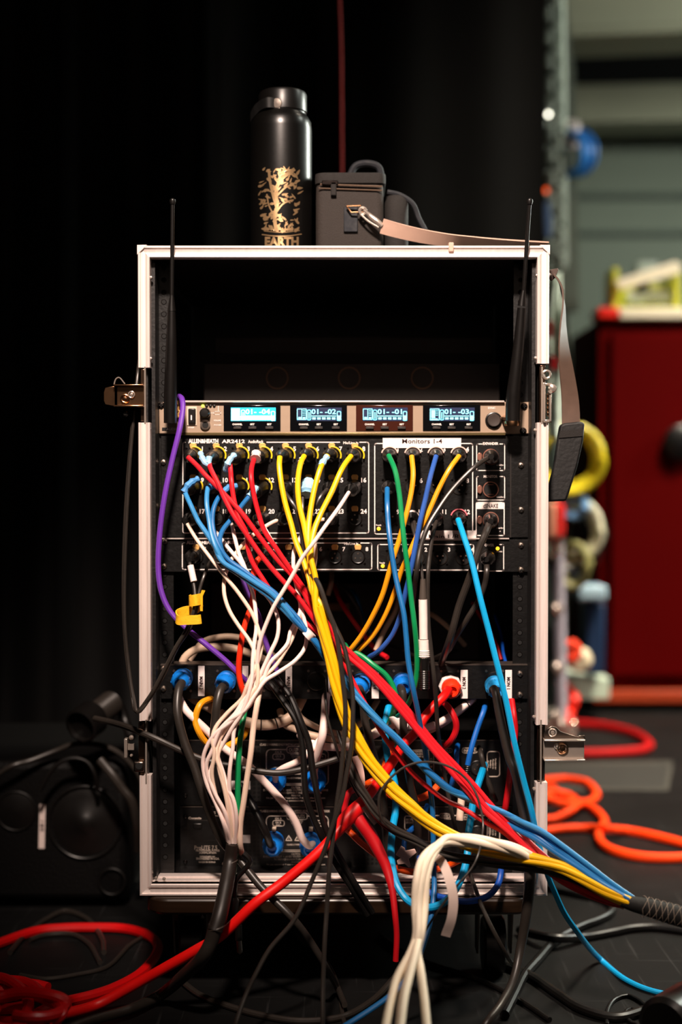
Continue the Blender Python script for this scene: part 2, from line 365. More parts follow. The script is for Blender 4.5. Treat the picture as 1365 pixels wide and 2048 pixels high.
# ------------------------------------------------------------------ rack screws and generic ears
def screws(parent, pts, y, r=.0042, mt=SCREW):
    for px, py in pts:
        c = P(px, py, y); m = MB(); m.cur = 0; m.lathe(c+Vector((0, .001, 0)), (0, -1, 0), [(0, r), (.0015, r), (.0032, r*.75), (.0038, r*.3)], 16)
        m.cur = 1
        for s in (0, 1): q = Vector((r*.55, 0, 0)) if s else Vector((0, 0, r*.55)); w = Vector((0, 0, r*.12)) if s else Vector((r*.12, 0, 0)); e = Vector((0, -.0032, 0)); m.prism([c-q-w+e, c+q-w+e, c+q+w+e, c-q+w+e], (0, -1, 0), .0005)
        m.build('rack_screw', [mt, HOLE], parent)
# wireless receiver ---------------------------------------------------
CHAMP = mat('champagne_metal', (160, 138, 118), .45, .12, noise=.08, nscale=20, stretch=(.3, 6, 6))
rec = thing('wireless_receiver', 'silver one unit wireless receiver with four glowing cyan displays', 'receiver', P(688, 870, 0))
yf = -.004
m = MB(); m.pbox(318, 804, 1060, 868, yf, .008); fp = m.build('faceplate', CHAMP, rec, bevel=.0016)
MB().pbox(350, 801, 1010, 805, -.009, .02).build('top_lip', mat('bright_lip', (240, 226, 218), .3, .5), rec, bevel=.0008)
MB().pbox(350, 865, 1012, 871, -.007, .012).build('bottom_lip', mat('dark_brass_lip', (120, 104, 70), .35, .8, noise=.1), rec, bevel=.0008)
a = P(350, 806, 0); b = P(1022, 868, 0); MB().box((a.x, .005, b.z), (b.x, .28, a.z)).build('chassis', BLK, rec)
GL = mat('black_glass', (8, 9, 12), .12, coat=.3); GLB = mat('brown_glass', (60, 28, 20), .14, coat=.3)
LCD = mat('cyan_lcd', (120, 226, 238), .5, emit=2.0); LCDW = mat('bright_cyan_lcd', (170, 240, 255), .5, emit=4.5); LCDB = mat('dim_blue_lcd', (3, 22, 60), .5, emit=.4)
for i, (x0, num) in enumerate(((449, '01- -04'), (582, '01- -02'), (714, '01- -01'), (848, '01- -03'))):
    x1 = x0+111 if i < 3 else x0+112
    m = MB(); m.pbox(x0-1.5, 810, x1+1.5, 862, yf-.0012, .003); wd = m.build('display_window', GLB if i == 2 else GL, rec, bevel=.0006)
    y = yf-.0016; ox = x0-582+597
    ox = {0: 463, 1: 595, 2: 727, 3: 861}[i]
    m = MB(); m.pbox(ox-1, 815, ox+89, 842, y, .0006); m.build('backlight', mat('dim_teal_lcd', (20, 170, 205), .5, emit=1.3) if i == 0 else LCDB, wd)
    m = MB(); y -= .0003
    if i == 0: m.pbox(ox, 817, ox+17, 841, y, .0003); m.pbox(ox+18, 832, ox+86, 840, y, .0003)
    elif i == 3: m.rline(ox, 818, ox+18, 840, y, 1, 1.4); m.pbox(ox+2, 820, ox+10, 836, y, .0003); m.pbox(ox+2, 837, ox+15, 839, y, .0003)
    else: m.rline(ox, 818, ox+18, 839, y, 1, 1.4); m.seg((ox+9, 818), (ox+9, 839), y, 1.2); m.pbox(ox+2, 834, ox+8, 838, y, .0003); m.pbox(ox+11, 834, ox+16, 838, y, .0003)
    for q in range(4 if i != 0 else 0): m.seg((ox+11, 821+q*3.2), (ox+16, 821+q*3.2), y, .7)
    m.rline(ox+20, 820, ox+27, 840, y, 3, 1.4); m.seg((ox+23.5, 825), (ox+23.5, 837), y, 1.6)
    m.text(num, ox+53, 823, 10, y, 49, bold=.02)
    m.seg((ox+29, 832), (ox+77, 832), y, 1.6)
    for q in range(5): m.pbox(ox+30+q*9.8, 834.5, ox+37+q*9.8, 839, y, .0003)
    m.rline(ox+80, 823, ox+87, 841, y, 2, 1.6); m.pbox(ox+81, 831, ox+86, 840, y, .0003)
    m.build('segments', LCDW if i == 0 else LCD, wd)
    m = MB(); y = yf-.0018
    for s, dx, w in (('CHANNEL', 26, 20), ('SET', 56, 9), ('SET', 90, 9)): m.text(s, x0+dx, 848.5, 3.6, y, w, bold=.04)
    m.seg((x0+20, 855.5), (x0+32, 855.5), y, 3.0); m.build('display_lettering', INK, wd)
    m = MB()
    for dx in (26, 56, 90): m.pbox(x0+dx-8, 853, x0+dx+8, 858, yf-.004, .003)
    m.build('menu_buttons', mat('grey_button', (46, 40, 38), .4), wd, bevel=.0005)
# power switch, volume knob, jack, leds
m = MB(); m.pbox(374, 813, 394, 851, yf-.0012, .002); sw = m.build('power_switch', mat('pale_bezel', (210, 190, 170), .5), rec, bevel=.0005)
m = MB(); m.pbox(376.5, 817, 391.5, 847, yf-.0045, .004); m.build('rocker', BLKP, sw, bevel=.0012)
m = MB(); m.text('I', 383, 835, 9, yf-.0047, bold=.05); m.build('rocker_mark', INK, sw)
m = MB(); m.lathe(P(411, 827, yf), (0, -1, 0), [(0, .0072), (.010, .0066), (.012, .005), (.0122, .001)], 24); m.build('volume_knob', BLKP, rec)
m = MB(); m.lathe(P(411, 849.5, yf), (0, -1, 0), [(0, .0066), (.003, .0066), (.0032, .004)], 24); jk = m.build('headphone_jack', SCREW, rec)
m = MB(); m.lathe(P(411, 849.5, yf-.0034), (0, -1, 0), [(0, .004), (.0003, .004)], 16); m.build('jack_hole', HOLE, jk)
for k in range(4):
    m = MB(); m.lathe(P(406+k*7.6, 812, yf), (0, -1, 0), [(0, .0021), (.0012, .0018), (.0016, .0006)], 12)
    m.build('status_light', mat('lit_green_led', (190, 210, 60), .4, emit=3) if k == 0 else mat('dark_led', (26, 22, 16), .3), rec)
m = MB(); m.torus(P(988, 841, yf-.001), (0, 1, 0), .0095, .0016, 30, 8); rg = m.build('menu_dial', BLKP, rec)
m = MB(); m.lathe(P(988, 841, yf), (0, -1, 0), [(0, .0085), (.005, .0085), (.006, .0075), (.0055, .003)], 28); m.build('dial_cap', mat('grey_dial', (58, 50, 46), .4), rg)
m = MB(); 
for s, x, yy, h, w in (('SYNC', 984, 816, 4, 15), ('AUDIO', 345, 858, 5, 24), ('VOLUME', 435, 841, 3.4, 15), ('POWER', 383, 855, 2.6, 12)): m.text(s, x, yy, h, yf-.0002, w, bold=.03)
m.rline(428, 823, 442, 829, yf, 1.5, .9); m.seg((422, 826), (428, 826), yf, .9); m.seg((437, 812), (437, 823), yf, .9)
m.text('PHONES', 436, 850, 2.6, yf-.0002, 15); m.build('lettering', INK, rec)
screws(rec, ((323, 811), (1049, 813), (1047, 862)), yf, .0046, mat('black_screw', (38, 32, 30), .25, .9))
m = MB(); a = P(323, 856, yf); b = P(337, 862, yf); m.pbox(324, 855, 338, 862, yf-.0004, .001); m.build('mounting_slot', HOLE, rec, bevel=.002)
def antenna(pts, rs, parent):
    sp = spline([P(*q) for q in pts], .004); o = MB().tube(sp, rs, 16).build('antenna', BLKP, parent); return o
an = antenna(((341, 846, -.045), (341, 800, -.047), (342, 740, -.05), (343, 680, -.053), (343.5, 622, -.055)), [.0084, .0084, .0076, .0066, .0050], rec)
m = MB(); m.tube([P(343.5, 622, -.055), P(344, 590, -.057)], [.0055, .0026], 14); m.tube([P(344, 592, -.057), P(345.5, 404, -.066)], .0026, 10); m.lathe(P(345.5, 409, -.066), (0, 0, 1), [(0, .0032), (.004, .0042), (.006, .0038), (.008, .001)], 12); m.build('whip', BLKP, an)
m = MB(); m.cyl(P(341, 838, -.045), P(346, 838, yf), .006); m.build('swivel_joint', BLKP, an)
m = MB(); 
for k in range(3): m.torus(P(362, 806+k*12, yf-.006), (0, 1, 0), .0035, .0015, 16, 8)
m.build('antenna_connector', GOLDC, rec)
an = antenna(((1026, 846, -.035), (1027, 800, -.037), (1033, 740, -.042), (1039, 680, -.046), (1044, 616, -.05)), [.0094, .0094, .0078, .0066, .0054], rec)
m = MB(); m.tube([P(1044, 612, -.05), P(1048, 580, -.052)], [.0052, .0026], 14); m.tube([P(1048, 582, -.052), P(1060, 402, -.066)], .0026, 10); m.lathe(P(1060, 409, -.066), (0, 0, 1), [(0, .0032), (.004, .0042), (.006, .0038), (.008, .001)], 12); m.build('whip', BLKP, an)
m = MB(); m.lathe(P(1025, 852, -.035), (0, 0, 1), [(0, .0102), (.003, .0106), (.006, .0102)], 20); m.cyl(P(1022, 838, -.035), P(1010, 838, yf), .005)
m.build('antenna_collar', mat('coppery_reflection_nickel', (196, 150, 112)), an)
# stage box 3U -------------------------------------------------------
box = thing('stage_box', 'black three unit stage box with twenty four numbered inputs in its white outlines', 'audio rack', P(688, 1075, 0))
y0 = -.002
MB().pbox(322, 872, 1061, 1075, y0, .005).build('faceplate', BLK, box, bevel=.0006)
a = P(352, 874, 0); b = P(1020, 1073, 0); MB().box((a.x, .004, b.z), (b.x, .22, a.z)).build('chassis', BLK, box)
def female(px, py, y, parent, r=.0098, tab=True, name='input_socket'):
    c = P(px, py, y); m = MB(); m.cur = 0; m.lathe(c, (0, -1, 0), [(0, r), (.0016, r), (.0022, r*.92), (.0016, r*.80)], 26); m.cur = 1; m.lathe(c, (0, -1, 0), [(.0005, r*.78), (.0020, r*.78)], 22)
    m.cur = 2
    for k in range(3): g = c+Vector((math.cos(R(90+120*k))*r*.42, -.0021, math.sin(R(90+120*k))*r*.42)); m.lathe(g, (0, -1, 0), [(0, .0011), (.0004, .0011)], 8)
    for dx, dz in ((-.0085, .0085), (.0085, -.0085)): m.cur = 3; m.lathe(c+Vector((dx*1.05, 0, dz*1.1)), (0, -1, 0), [(0, .0016), (.0008, .0014)], 8)
    o = m.build(name, [BLKP, HOLE, SCREW, mat('black_screw', (38, 32, 30))], parent)
    if tab:
        cz = P(px, py-19, y); m = MB(); m.prism([cz+Vector((u*.0047, -.002, v*.0037)) for u, v in ((-1, .4), (-.6, 1), (.6, 1), (1, .4), (.8, -1), (-.8, -1))], (0, -1, 0), .002)
        m.build('release_tab', GOLDC, o, bevel=.0008)
    return o
def male(px, py, y, parent, r=.0098, name='output_socket'):
    c = P(px, py, y); m = MB(); m.cur = 0; m.torus(c+Vector((0, -.0005, 0)), (0, 1, 0), r, .0009, 28, 6); m.cur = 1; m.lathe(c, (0, -1, 0), [(0, r*.95), (.0004, r*.95)], 24)
    m.cur = 2
    for k in range(3): g = c+Vector((math.cos(R(-90+120*k))*r*.42, 0, math.sin(R(-90+120*k))*r*.42)); m.lathe(g, (0, -1, 0), [(0, .0012), (.003, .0012), (.0036, .0004)], 8)
    for dx, dz in ((-.009, .009), (.009, -.009)): m.cur = 3; m.lathe(c+Vector((dx, 0, dz)), (0, -1, 0), [(0, .0016), (.0008, .0014)], 8)
    return m.build(name, [mat('socket_rim', (44, 38, 34), .35, .5), HOLE, SCREW, mat('black_screw', (38, 32, 30))], parent)
IN = {}; OUT = {}
m = MB()
for rr in range(3):
    for cc in range(8):
        n = rr*8+cc+1; x = 387+46.15*cc; yy = 911+62.5*rr; IN[n] = (x, yy); female(x, yy, y0, box); m.text(str(n), x+18, yy-13.5, 9, y0, bold=.03)
    for cc in range(4):
        n = rr*4+cc+1; x = 780+46.3*cc; yy = 911+62.5*rr; OUT[n] = (x, yy); male(x, yy, y0, box); m.text(str(n), x+16.5, yy-12.5, 9, y0, bold=.03)
m.rline(366, 884.5, 738, 1066, y0, 4, 2.0, ((371, 534), (680, 720)))
m.rline(750, 887, 946, 1068, y0, 4, 2.0)
m.rline(954, 888, 1010, 941, y0, 3, 1.8, ((965, 1000),)); m.rline(954, 953, 1010, 1000, y0, 3, 1.8, ((945, 1000),)); m.rline(953, 1005, 1009, 1071, y0, 3, 2)
m.text('ALLEN&HEATH', 407, 882, 8, y0, 60, bold=.05); m.text('AR2412', 467, 882.5, 7, y0, 46, bold=.03); m.text('AudioRack', 512, 883, 6, y0, 31, bold=.03); m.text('Mic/Line in', 702, 885.5, 5, y0, 30, bold=.03)
m.text('EXPANDER', 982, 887, 5, y0, 31, bold=.04); m.text('MONITOR', 982, 953, 5, y0, 28, bold=.04)
for yy in (930, 994, 1056): m.text('Link/Err', 1001, yy, 3, y0, 14, bold=.02); m.text('o', 1001, yy+6, 3, y0)
m.text('Ready', 758, 1050, 3, y0, 11)
m.build('lettering', INK, box)
m = MB(); m.pbox(953, 1005, 1009.5, 1018, y0-.0004, .0005); ds = m.build('white_title_plate', INK, box)
m = MB(); m.text('dSNAKE', 982, 1011.5, 8, y0-.0006, 30, bold=.02); m.build('title_lettering', DARKINK, ds)
m = MB(); m.seg((322, 1077), (1018, 1077), -.004, 2.4, .001); m.build('lower_edge', mat('bright_lip', (240, 226, 218)), box)
RJR = mat('pink_metal_ring', (214, 150, 130), .3, .8)
for nm, yy in (('network_socket', 914), ('network_socket', 979), ('network_socket', 1040)):
    c = P(982, yy, y0); m = MB(); m.cur = 0; m.torus(c+Vector((0, -.001, 0)), (0, 1, 0), .0098, .0009, 28, 6); m.cur = 1; m.lathe(c, (0, -1, 0), [(0, .0092), (.0008, .0092)], 24); m.cur = 0
    m.box((c.x-.004, c.y-.0014, c.z+.0060), (c.x+.004, c.y-.0008, c.z+.0066)); m.box((c.x-.004, c.y-.0014, c.z-.0066), (c.x+.004, c.y-.0008, c.z-.0060))
    so = m.build(nm, [RJR, HOLE], box)
    m = MB(); cz = P(959.5, yy, y0); m.prism([cz+Vector((u*.0032, -.002, v*.0058)) for u, v in ((-1, .4), (-.4, 1), (.6, .9), (1, .5), (.9, -.6), (.2, -1), (-.9, -.6))], (0, -1, 0), .002); m.build('release_tab', RJR, so, bevel=.0008)
m = MB(); m.lathe(P(758, 1057.5, y0), (0, -1, 0), [(0, .0024), (.001, .0022), (.0016, .0008)], 12); m.build('status_light', mat('lit_amber_led', (255, 170, 30), .4, emit=4), box)
screws(box, ((327, 925), (325, 1013), (1043, 931), (1043, 1020)), y0)
MB().pbox(1021, 874, 1023, 1075, y0-.0006, .001).build('ear_seam', mat('seam_grey', (46, 42, 40), .4, .3), box)
# paper labels lie on the panel
def paper(px0, py0, px1, py1, txt, label, tx, ty, th, tw):
    m = MB(); m.pbox(px0, py0, px1, py1, y0-.0010, .0008); o = m.build('label_strip', PAPER, box, label=label)
    m = MB(); m.text(txt, tx, ty, th, y0-.0011, tw, bold=.01); m.build('printed_text', DARKINK, o)
paper(766, 875, 923, 896, 'Monitors 1-4', 'white paper strip reading Monitors 1-4 above the outputs', 845, 882, 9, 80)
paper(841, 1061, 953, 1081, 'Main L/R', 'white paper strip reading Main L/R below the outputs', 889, 1073, 9, 62)
# expander 1U --------------------------------------------------------
ex = thing('stage_box_expander', 'black one unit stage box under the three unit one, with eight numbered inputs', 'audio rack', P(688, 1143, 0))
MB().pbox(322, 1079, 1061, 1144, y0, .005).build('faceplate', BLK, ex, bevel=.0006)
a = P(352, 1082, 0); b = P(1020, 1142, 0); MB().box((a.x, .004, b.z), (b.x, .22, a.z)).build('chassis', BLK, ex)
m = MB(); EIN = {}
for k in range(8):
    x = 393+46.2*k; EIN[k+1] = (x, 1113); female(x, 1113, y0, ex, .0094); m.text(str(k+1), x+18, 1098, 8, y0, bold=.03)
for k in range(4):
    x = 788+46.4*k; male(x, 1115, y0, ex, .0094); m.text(str(k+1), x+18, 1099, 8, y0, bold=.03)
m.rline(365, 1086, 744, 1139, y0, 4, 2, ((370, 492), (690, 722))); m.rline(756, 1089, 948, 1140, y0, 4, 2); m.rline(956, 1089, 1008, 1142, y0, 3, 1.8, ((965, 1000),))
m.text('ALLEN&HEATH', 402, 1084.5, 7, y0, 58, bold=.05); m.text('AR84', 461, 1084.5, 6.5, y0, 30, bold=.03); m.text('AudioRack', 492, 1085, 4.5, y0, 22, bold=.03); m.text('Mic/Line in', 703, 1087, 5, y0, 28, bold=.03)
m.text('POWER', 978, 1090, 5, y0, 22, bold=.04); m.text('Ready', 765, 1125.5, 3, y0, 11); m.text('dSNAKE', 999, 1103, 2.6, y0, 12)
m.build('lettering', INK, ex)
for x, yy in ((766, 1132), (996, 1097)): m = MB(); m.lathe(P(x, yy, y0), (0, -1, 0), [(0, .0024), (.001, .0022), (.0016, .0008)], 12); m.build('status_light', mat('lit_amber_led', (255, 170, 30)), ex)
c = P(978, 1115, y0); m = MB(); m.torus(c, (0, 1, 0), .0102, .0009, 28, 6); m.build('power_socket', mat('socket_rim', (44, 38, 34)), ex)
screws(ex, ((330, 1083), (328, 1133), (1043, 1091), (1043, 1140)), y0)
# patch panel ---------------------------------------------------------
pp = thing('speaker_patch_panel', 'black one unit panel holding round speaker connectors with white name strips', 'panel', P(688, 1398, 0))
MB().pbox(322, 1330, 1056, 1398, y0, .004).build('plate', BLK, pp, bevel=.0005)
a = P(322, 1328, 0); b = P(1056, 1331, 0); MB().box((a.x, y0, b.z), (b.x, .03, a.z)).build('top_flange', mat('worn_edge_steel', (90, 80, 74), .35, .6, noise=.5, nscale=30), pp)
for x in (365, 452, 545, 634, 722, 805, 900, 990):
    c = P(x, 1362, y0); m = MB(); m.cur = 0; m.lathe(c, (0, -1, 0), [(0, .0125), (.002, .0125), (.003, .0115), (.0028, .009)], 30); m.torus(c+Vector((0, -.002, 0)), (0, 1, 0), .0066, .0012, 24, 6)
    for dx, dz in ((-.011, .013), (.011, .013), (-.011, -.013), (.011, -.013)): m.cur = 1; m.lathe(c+Vector((dx, 0, dz)), (0, -1, 0), [(0, .0018), (.001, .0016)], 8)
    m.cur = 0; m.build('speaker_socket', [BLKP, SCREW], pp)
for x, s, w in ((403, 'MAIN 2', 13), (491, 'MAIN 1', 12), (578, 'MAIN R', 13), (664, 'MAIN L', 14), (751, 'MON 4', 14), (929, 'MON 2', 14), (1018, 'MON 1', 13)):
    m = MB(); m.pbox(x-w/2, 1332 if x < 700 else 1340, x+w/2, 1392 if x < 700 else 1397, y0-.001, .0008); o = m.build('name_strip', PAPER, pp)
    m = MB(); m.text(s, x, 1366, 7, y0-.0012, 26 if 'MAIN' in s else 24, rot=-90, bold=.02); m.build('name_lettering', DARKINK, o)
screws(pp, ((327, 1338), (327, 1378), (1041, 1348), (1041, 1390)), y0)
# power amplifiers ----------------------------------------------------
GRILL = bpy.data.materials.new('perforated_steel'); GRILL.use_nodes = True; nt = GRILL.node_tree; b_ = nt.nodes['Principled BSDF']; b_.inputs['Roughness'].default_value = .5
tc = nt.nodes.new('ShaderNodeTexCoord'); vo = nt.nodes.new('ShaderNodeTexVoronoi'); vo.inputs['Scale'].default_value = 170; vo.inputs['Randomness'].default_value = 0
cr = nt.nodes.new('ShaderNodeValToRGB'); cr.color_ramp.elements[0].color = (.001, .001, .001, 1); cr.color_ramp.elements[0].position = .36; cr.color_ramp.elements[1].color = (.012, .011, .01, 1); cr.color_ramp.elements[1].position = .42
nt.links.new(tc.outputs['Object'], vo.inputs['Vector']); nt.links.new(vo.outputs['Distance'], cr.inputs['Fac']); nt.links.new(cr.outputs['Color'], b_.inputs['Base Color'])
YA = .05
def amp(top, bot, lab, spk):
    a_ = thing('power_amplifier', lab, 'amplifier', P(684, bot, YA))
    MB().pbox(360, top, 1028, bot, YA, .004).build('rear_panel', BLK, a_, bevel=.0006)
    a = P(361, top+1, YA); b = P(1027, bot-1, YA); MB().box((a.x, YA+.004, b.z), (b.x, .42, a.z)).build('chassis', BLK, a_)
    MB().pbox(484, top+12, 522, bot-8, YA-.0012, .001).build('vent_grille', GRILL, a_); MB().pbox(700, top+12, 800, bot-10, YA-.0012, .001).build('vent_grille', GRILL, a_)
    MB().pbox(365, top, 1022, top+1.6, YA-.001, .001).build('top_seam', mat('worn_edge_steel', (90, 80, 74)), a_)
    m = MB(); d = top-1480
    def T(s, x, yy, h, w): m.text(s, x, yy+d, h, YA-.0002, w, bold=.02)
    T('CLASS 3 WIRING ONLY INSTALLATION AS PER NATIONAL CODE', 590, 1489, 4.4, 140); m.rline(533, 1499+d, 657, 1570+d, YA, 9, 2, ((575, 614),)); m.rline(574, 1493+d, 615, 1506+d, YA, 5, 1.8)
    T('OUTPUTS', 594, 1499.5, 7.5, 32); T('CH. B', 557, 1504, 4, 13); m.rline(546, 1508+d, 569, 1519+d, YA, 4, 1.4); T('CH. B', 557, 1512, 3.6, 11); T('1+/-', 557, 1516.5, 2.8, 8); m.rline(630, 1508+d, 652, 1519+d, YA, 4, 1.4); T('CH. A', 641, 1513, 4, 12)
    for k, s in enumerate(('BRIDGE MONO', 'CONNECT', '+ 1+ A', '- 1+ B', '8 OHM MIN')): T(s, 594, 1509+k*4.4, 3, 25-k*4)
    T('CLASS 2 WIRING', 590, 1556, 3.2, 32); T('CAUTION', 592, 1575, 4.5, 18); T('DISCONNECT + AND OUTPUT - CONNECTIONS', 592, 1580, 3.8, 130); T('TO REDUCE CONNECT AND OUTPUTS BEFORE', 596, 1585.5, 3.6, 96); T('Attention', 592, 1590.5, 3.8, 18)
    T('Ne pas connecter + aux sorties, + ne pas relier a la masse', 592, 1595.5, 3.6, 118); T('Toutes les connexions de classe', 590, 1601, 3.4, 80); m.seg((566, 1567+d), (606, 1567+d), YA, 1.2)
    for x in (578, 596): m.seg((x, 1538+d), (x-6, 1548+d), YA, 1.6); m.seg((x, 1538+d), (x+6, 1548+d), YA, 1.6); m.seg((x-6, 1548+d), (x+6, 1548+d), YA, 1.6); m.text('!', x, 1544+d, 5, YA-.0002)
    m.rline(975, 1503+d, 1000, 1553+d, YA, 6, 1.8); m.rline(925, 1496+d, 955, 1506+d, YA, 4, 1.2, ()); T('INPUTS', 940, 1501, 5.5, 24); m.rline(888, 1497+d, 905, 1505+d, YA, 3, 1.2); T('CH. A', 896, 1501, 4, 12); m.rline(957, 1497+d, 965, 1505+d, YA, 3, 1.2)
    for k in range(4): m.text('Parallel thru'[:12-k], 992-k*5, 1528+d, 3, YA-.0002, 22-k*3, rot=-90)
    T('STEREO', 836, 1503, 3.4, 26); T('BRIDGE MONO', 838, 1508, 3.4, 24); T('LIMIT ON', 842, 1513, 3.4, 18); m.seg((819, 1500+d), (858, 1500+d), YA, 1); m.rline(858, 1500+d, 868, 1551+d, YA, 2, 1.2); m.text('CH. B', 863, 1526+d, 4, YA-.0002, 20, rot=-90)
    if top > 1590:
        T('ProLITE 7.5', 412, 1562, 8.5, 46); T('PROFESSIONAL POWER', 416, 1568, 4, 48); T('AMPLIFIER', 416, 1572.5, 3.4, 36); T('DESIGNED IN', 415, 1580, 3, 30); T('ENGINEERED IN U.S.A.', 416, 1584, 4.4, 46); T('MADE IN CHINA', 415, 1591, 3.2, 34); T('Console', 390, 1503, 4.6, 26)
        T('VIS', 427, 1492, 5, 10); T('Sens', 431, 1498, 4, 12); m.rline(810, 1499+d, 842, 1526+d, YA, 4, 1.8); T('MONO', 822, 1506, 5, 18); T('STEREO', 822, 1512, 4, 20); m.rline(880, 1494+d, 900, 1503+d, YA, 4, 1.6); T('CH. B', 890, 1498.5, 4, 13); m.rline(842, 1498+d, 980, 1550+d, YA, 8, 1.8, ((880, 900), (920, 955)))
    m.build('lettering', INKD, a_)
    if top > 1590:
        m = MB(); m.rline(376, 1508+d, 442, 1548+d, YA, 3, 1.6); m.build('fuse_outline', mat('seam_grey', (46, 42, 40)), a_); m = MB(); m.pbox(386, 1514+d, 404, 1524+d, YA-.003, .003); m.build('rocker_switch', BLKP, a_, bevel=.001)
        for x in (548, 622): T2 = MB(); T2.pbox(x-4, 1659, x+4, 1663.5, YA-.016, .016); T2.build('socket_latch', mat('pale_bezel', (210, 190, 170)), a_, bevel=.0005)
    for x in (890, 955):
        female(x, 1535+d if top < 1590 else 1665, YA-.001, a_, .0098, False)
    for x, yy in spk:
        c = P(x, yy, YA-.001); mm = MB(); mm.lathe(c, (0, -1, 0), [(0, .0135), (.003, .0135), (.004, .012), (.0035, .009)], 28); mm.build('speaker_socket', BLKP, a_)
    m = MB(); m.pbox(463 if top < 1590 else 484, (1562 if top < 1590 else 1670), 501, (1579 if top < 1590 else 1686), YA-.0016, .001); m.build('rating_sticker', PAPER, a_)
    screws(a_, ((371, top+20), (371, bot-20), (1015, top+20), (1015, bot-20)), YA, .003, mat('black_screw', (38, 32, 30)))
amp(1480, 1611, 'upper black power amplifier seen from behind, directly under the beige loom', ((552, 1553), (632, 1553)))
amp(1613, 1744, 'lower black power amplifier seen from behind below the other one', ((548, 1682), (622, 1684)))
# dim gear deep inside the middle bay
m = MB(); a = P(420, 1165, .25); b = P(960, 1320, .25); m.box((a.x, .25, b.z), (b.x, .4, a.z)); tag(m.build('power_distributor', mat('dull_brown_metal', (30, 24, 20), .5, noise=.3, nscale=15), bevel=.002), 'dark metal unit deep inside the middle bay behind the loose cables', 'power unit')
m = MB(); m.pbox(655, 1205, 700, 1222, .2, .05); tag(m.build('terminal_block', mat('brown_block', (120, 84, 54), .5, noise=.4), bevel=.002), 'small brown block glimpsed deep behind the yellow cables', 'terminal block')
# ------------------------------------------------------------------ the multicore snake with coloured strands
TIP = -.060
SN = thing('multicore_snake', 'snake of red, blue, yellow and grey strands gathered into a black braided sleeve at right', 'snake cable', F(1280, 1850, 0))
def strand(root, nm, m_, r, pts, sock=None, ring=None, lab=None, tape=None, rr=None):
    pts = list(pts)
    o = MB().tube(spline(path(pts)), rr or r, 10).build(nm, m_, root, label=lab)
    if sock: xlr(P(*sock, y0-.002), P(pts[0][0], pts[0][1], TIP+.004), o)
    if ring and sock:
        c = P(sock[0]+1, sock[1], y0-.0045); MB().torus(c, (0, 1, 0),   .0114, .0011, 24, 6, -100, 20).build('colour_ring', ring, o)
    if tape: tapepiece(tape, o)
    return o
def tapepiece(t, o):
    mt, pts, r = t; sp = spline(path(pts), .003); m = MB()
    rs = [r*(1+.18*math.sin(i*2.1)+.1*math.sin(i*5.3)) for i in range(len(sp))]
    m.tube(sp, rs, 9).build('tape_wrap', mt, o)
J = [(1076, 1712, -.13), (1135, 1758, -.15), (1190, 1787, -.16), (1232, 1803, -.165), (1268, 1809, -.17)]     # where everything gathers
def J_(dx, dy, dz=0): return [(x+dx*(1-i*.13), y+dy*(1-i*.13), z+dz) for i, (x, y, z) in enumerate(J)]
RR = .0031
red = [
 ([(376, 914, TIP), (395, 932), (409, 948, -.075), (433, 972), (465, 1005), (488, 1031, -.085), (519, 1073), (555, 1119), (582, 1148), (606, 1182), (623, 1213), (650, 1254, -.09), (668, 1280), (697, 1301), (747, 1351, -.095), (811, 1423), (865, 1489), (903, 1532, -.105), (940, 1573), (976, 1617), (1024, 1660, -.12)]+J_(4, 2), IN[1]),
 ([(418, 920, TIP), (421, 936), (435, 964, -.08), (451, 1000), (469, 1033, -.09), (493, 1068), (524, 1112), (560, 1155), (592, 1189), (620, 1226), (652, 1272, -.095), (695, 1312), (745, 1356, -.1), (806, 1427), (860, 1493), (897, 1537, -.11), (933, 1580), (970, 1623), (1018, 1664, -.122)]+J_(-2, 4), IN[2]),
 ([(460, 922, TIP), (462, 945), (463, 960, -.075), (469, 1003), (479, 1037, -.082), (493, 1066), (496, 1094), (505, 1124), (524, 1155, -.08), (548, 1190), (580, 1222), (616, 1248), (650, 1278, -.085), (684, 1318), (703, 1356), (721, 1391, -.092), (739, 1421), (761, 1461), (792, 1506, -.1), (821, 1542), (859, 1577), (895, 1602), (920, 1613, -.1), (974, 1646), (1010, 1666, -.115)]+J_(-8, 9, .006), IN[3]),
 ([(509, 917, TIP), (504, 934), (503, 955, -.085), (508, 989), (518, 1029), (529, 1061), (555, 1100, -.09), (584, 1143), (612, 1182), (640, 1222, -.088), (662, 1258), (690, 1296), (752, 1349, -.09), (818, 1421), (872, 1488), (912, 1530, -.1), (952, 1573), (988, 1615), (1030, 1656, -.115)]+J_(12, -2), IN[4])]
TP = {0: None, 1: (TAPEB, [(401, 906, -.052), (408, 922, -.064), (416, 930, -.066), (419, 914, -.062)], .0036), 2: (TAPEB, [(452, 940, -.058), (456, 927, -.066), (464, 915, -.062), (470, 910, -.058)], .0040), 3: (TAPEW, [(513, 906, -.055), (511, 918, -.063)], .0062)}
for i, (p, s) in enumerate(red): strand(SN, 'strand', RED, RR, p, s, YEL2, 'red strand', TP[i])
BC = [(618, 1269, -.108), (640, 1295, -.105), (658, 1322, -.1), (691, 1358, -.1), (708, 1384, -.104), (733, 1416, -.108), (765, 1450, -.112), (792, 1476, -.114), (824, 1511, -.116), (862, 1548, -.114), (900, 1579, -.112), (940, 1597, -.108), (1001, 1627, -.11), (1041, 1649, -.125), (1080, 1670, -.14), (1119, 1700, -.15), (1165, 1735, -.16), (1215, 1770, -.166), (1262, 1800, -.17)]
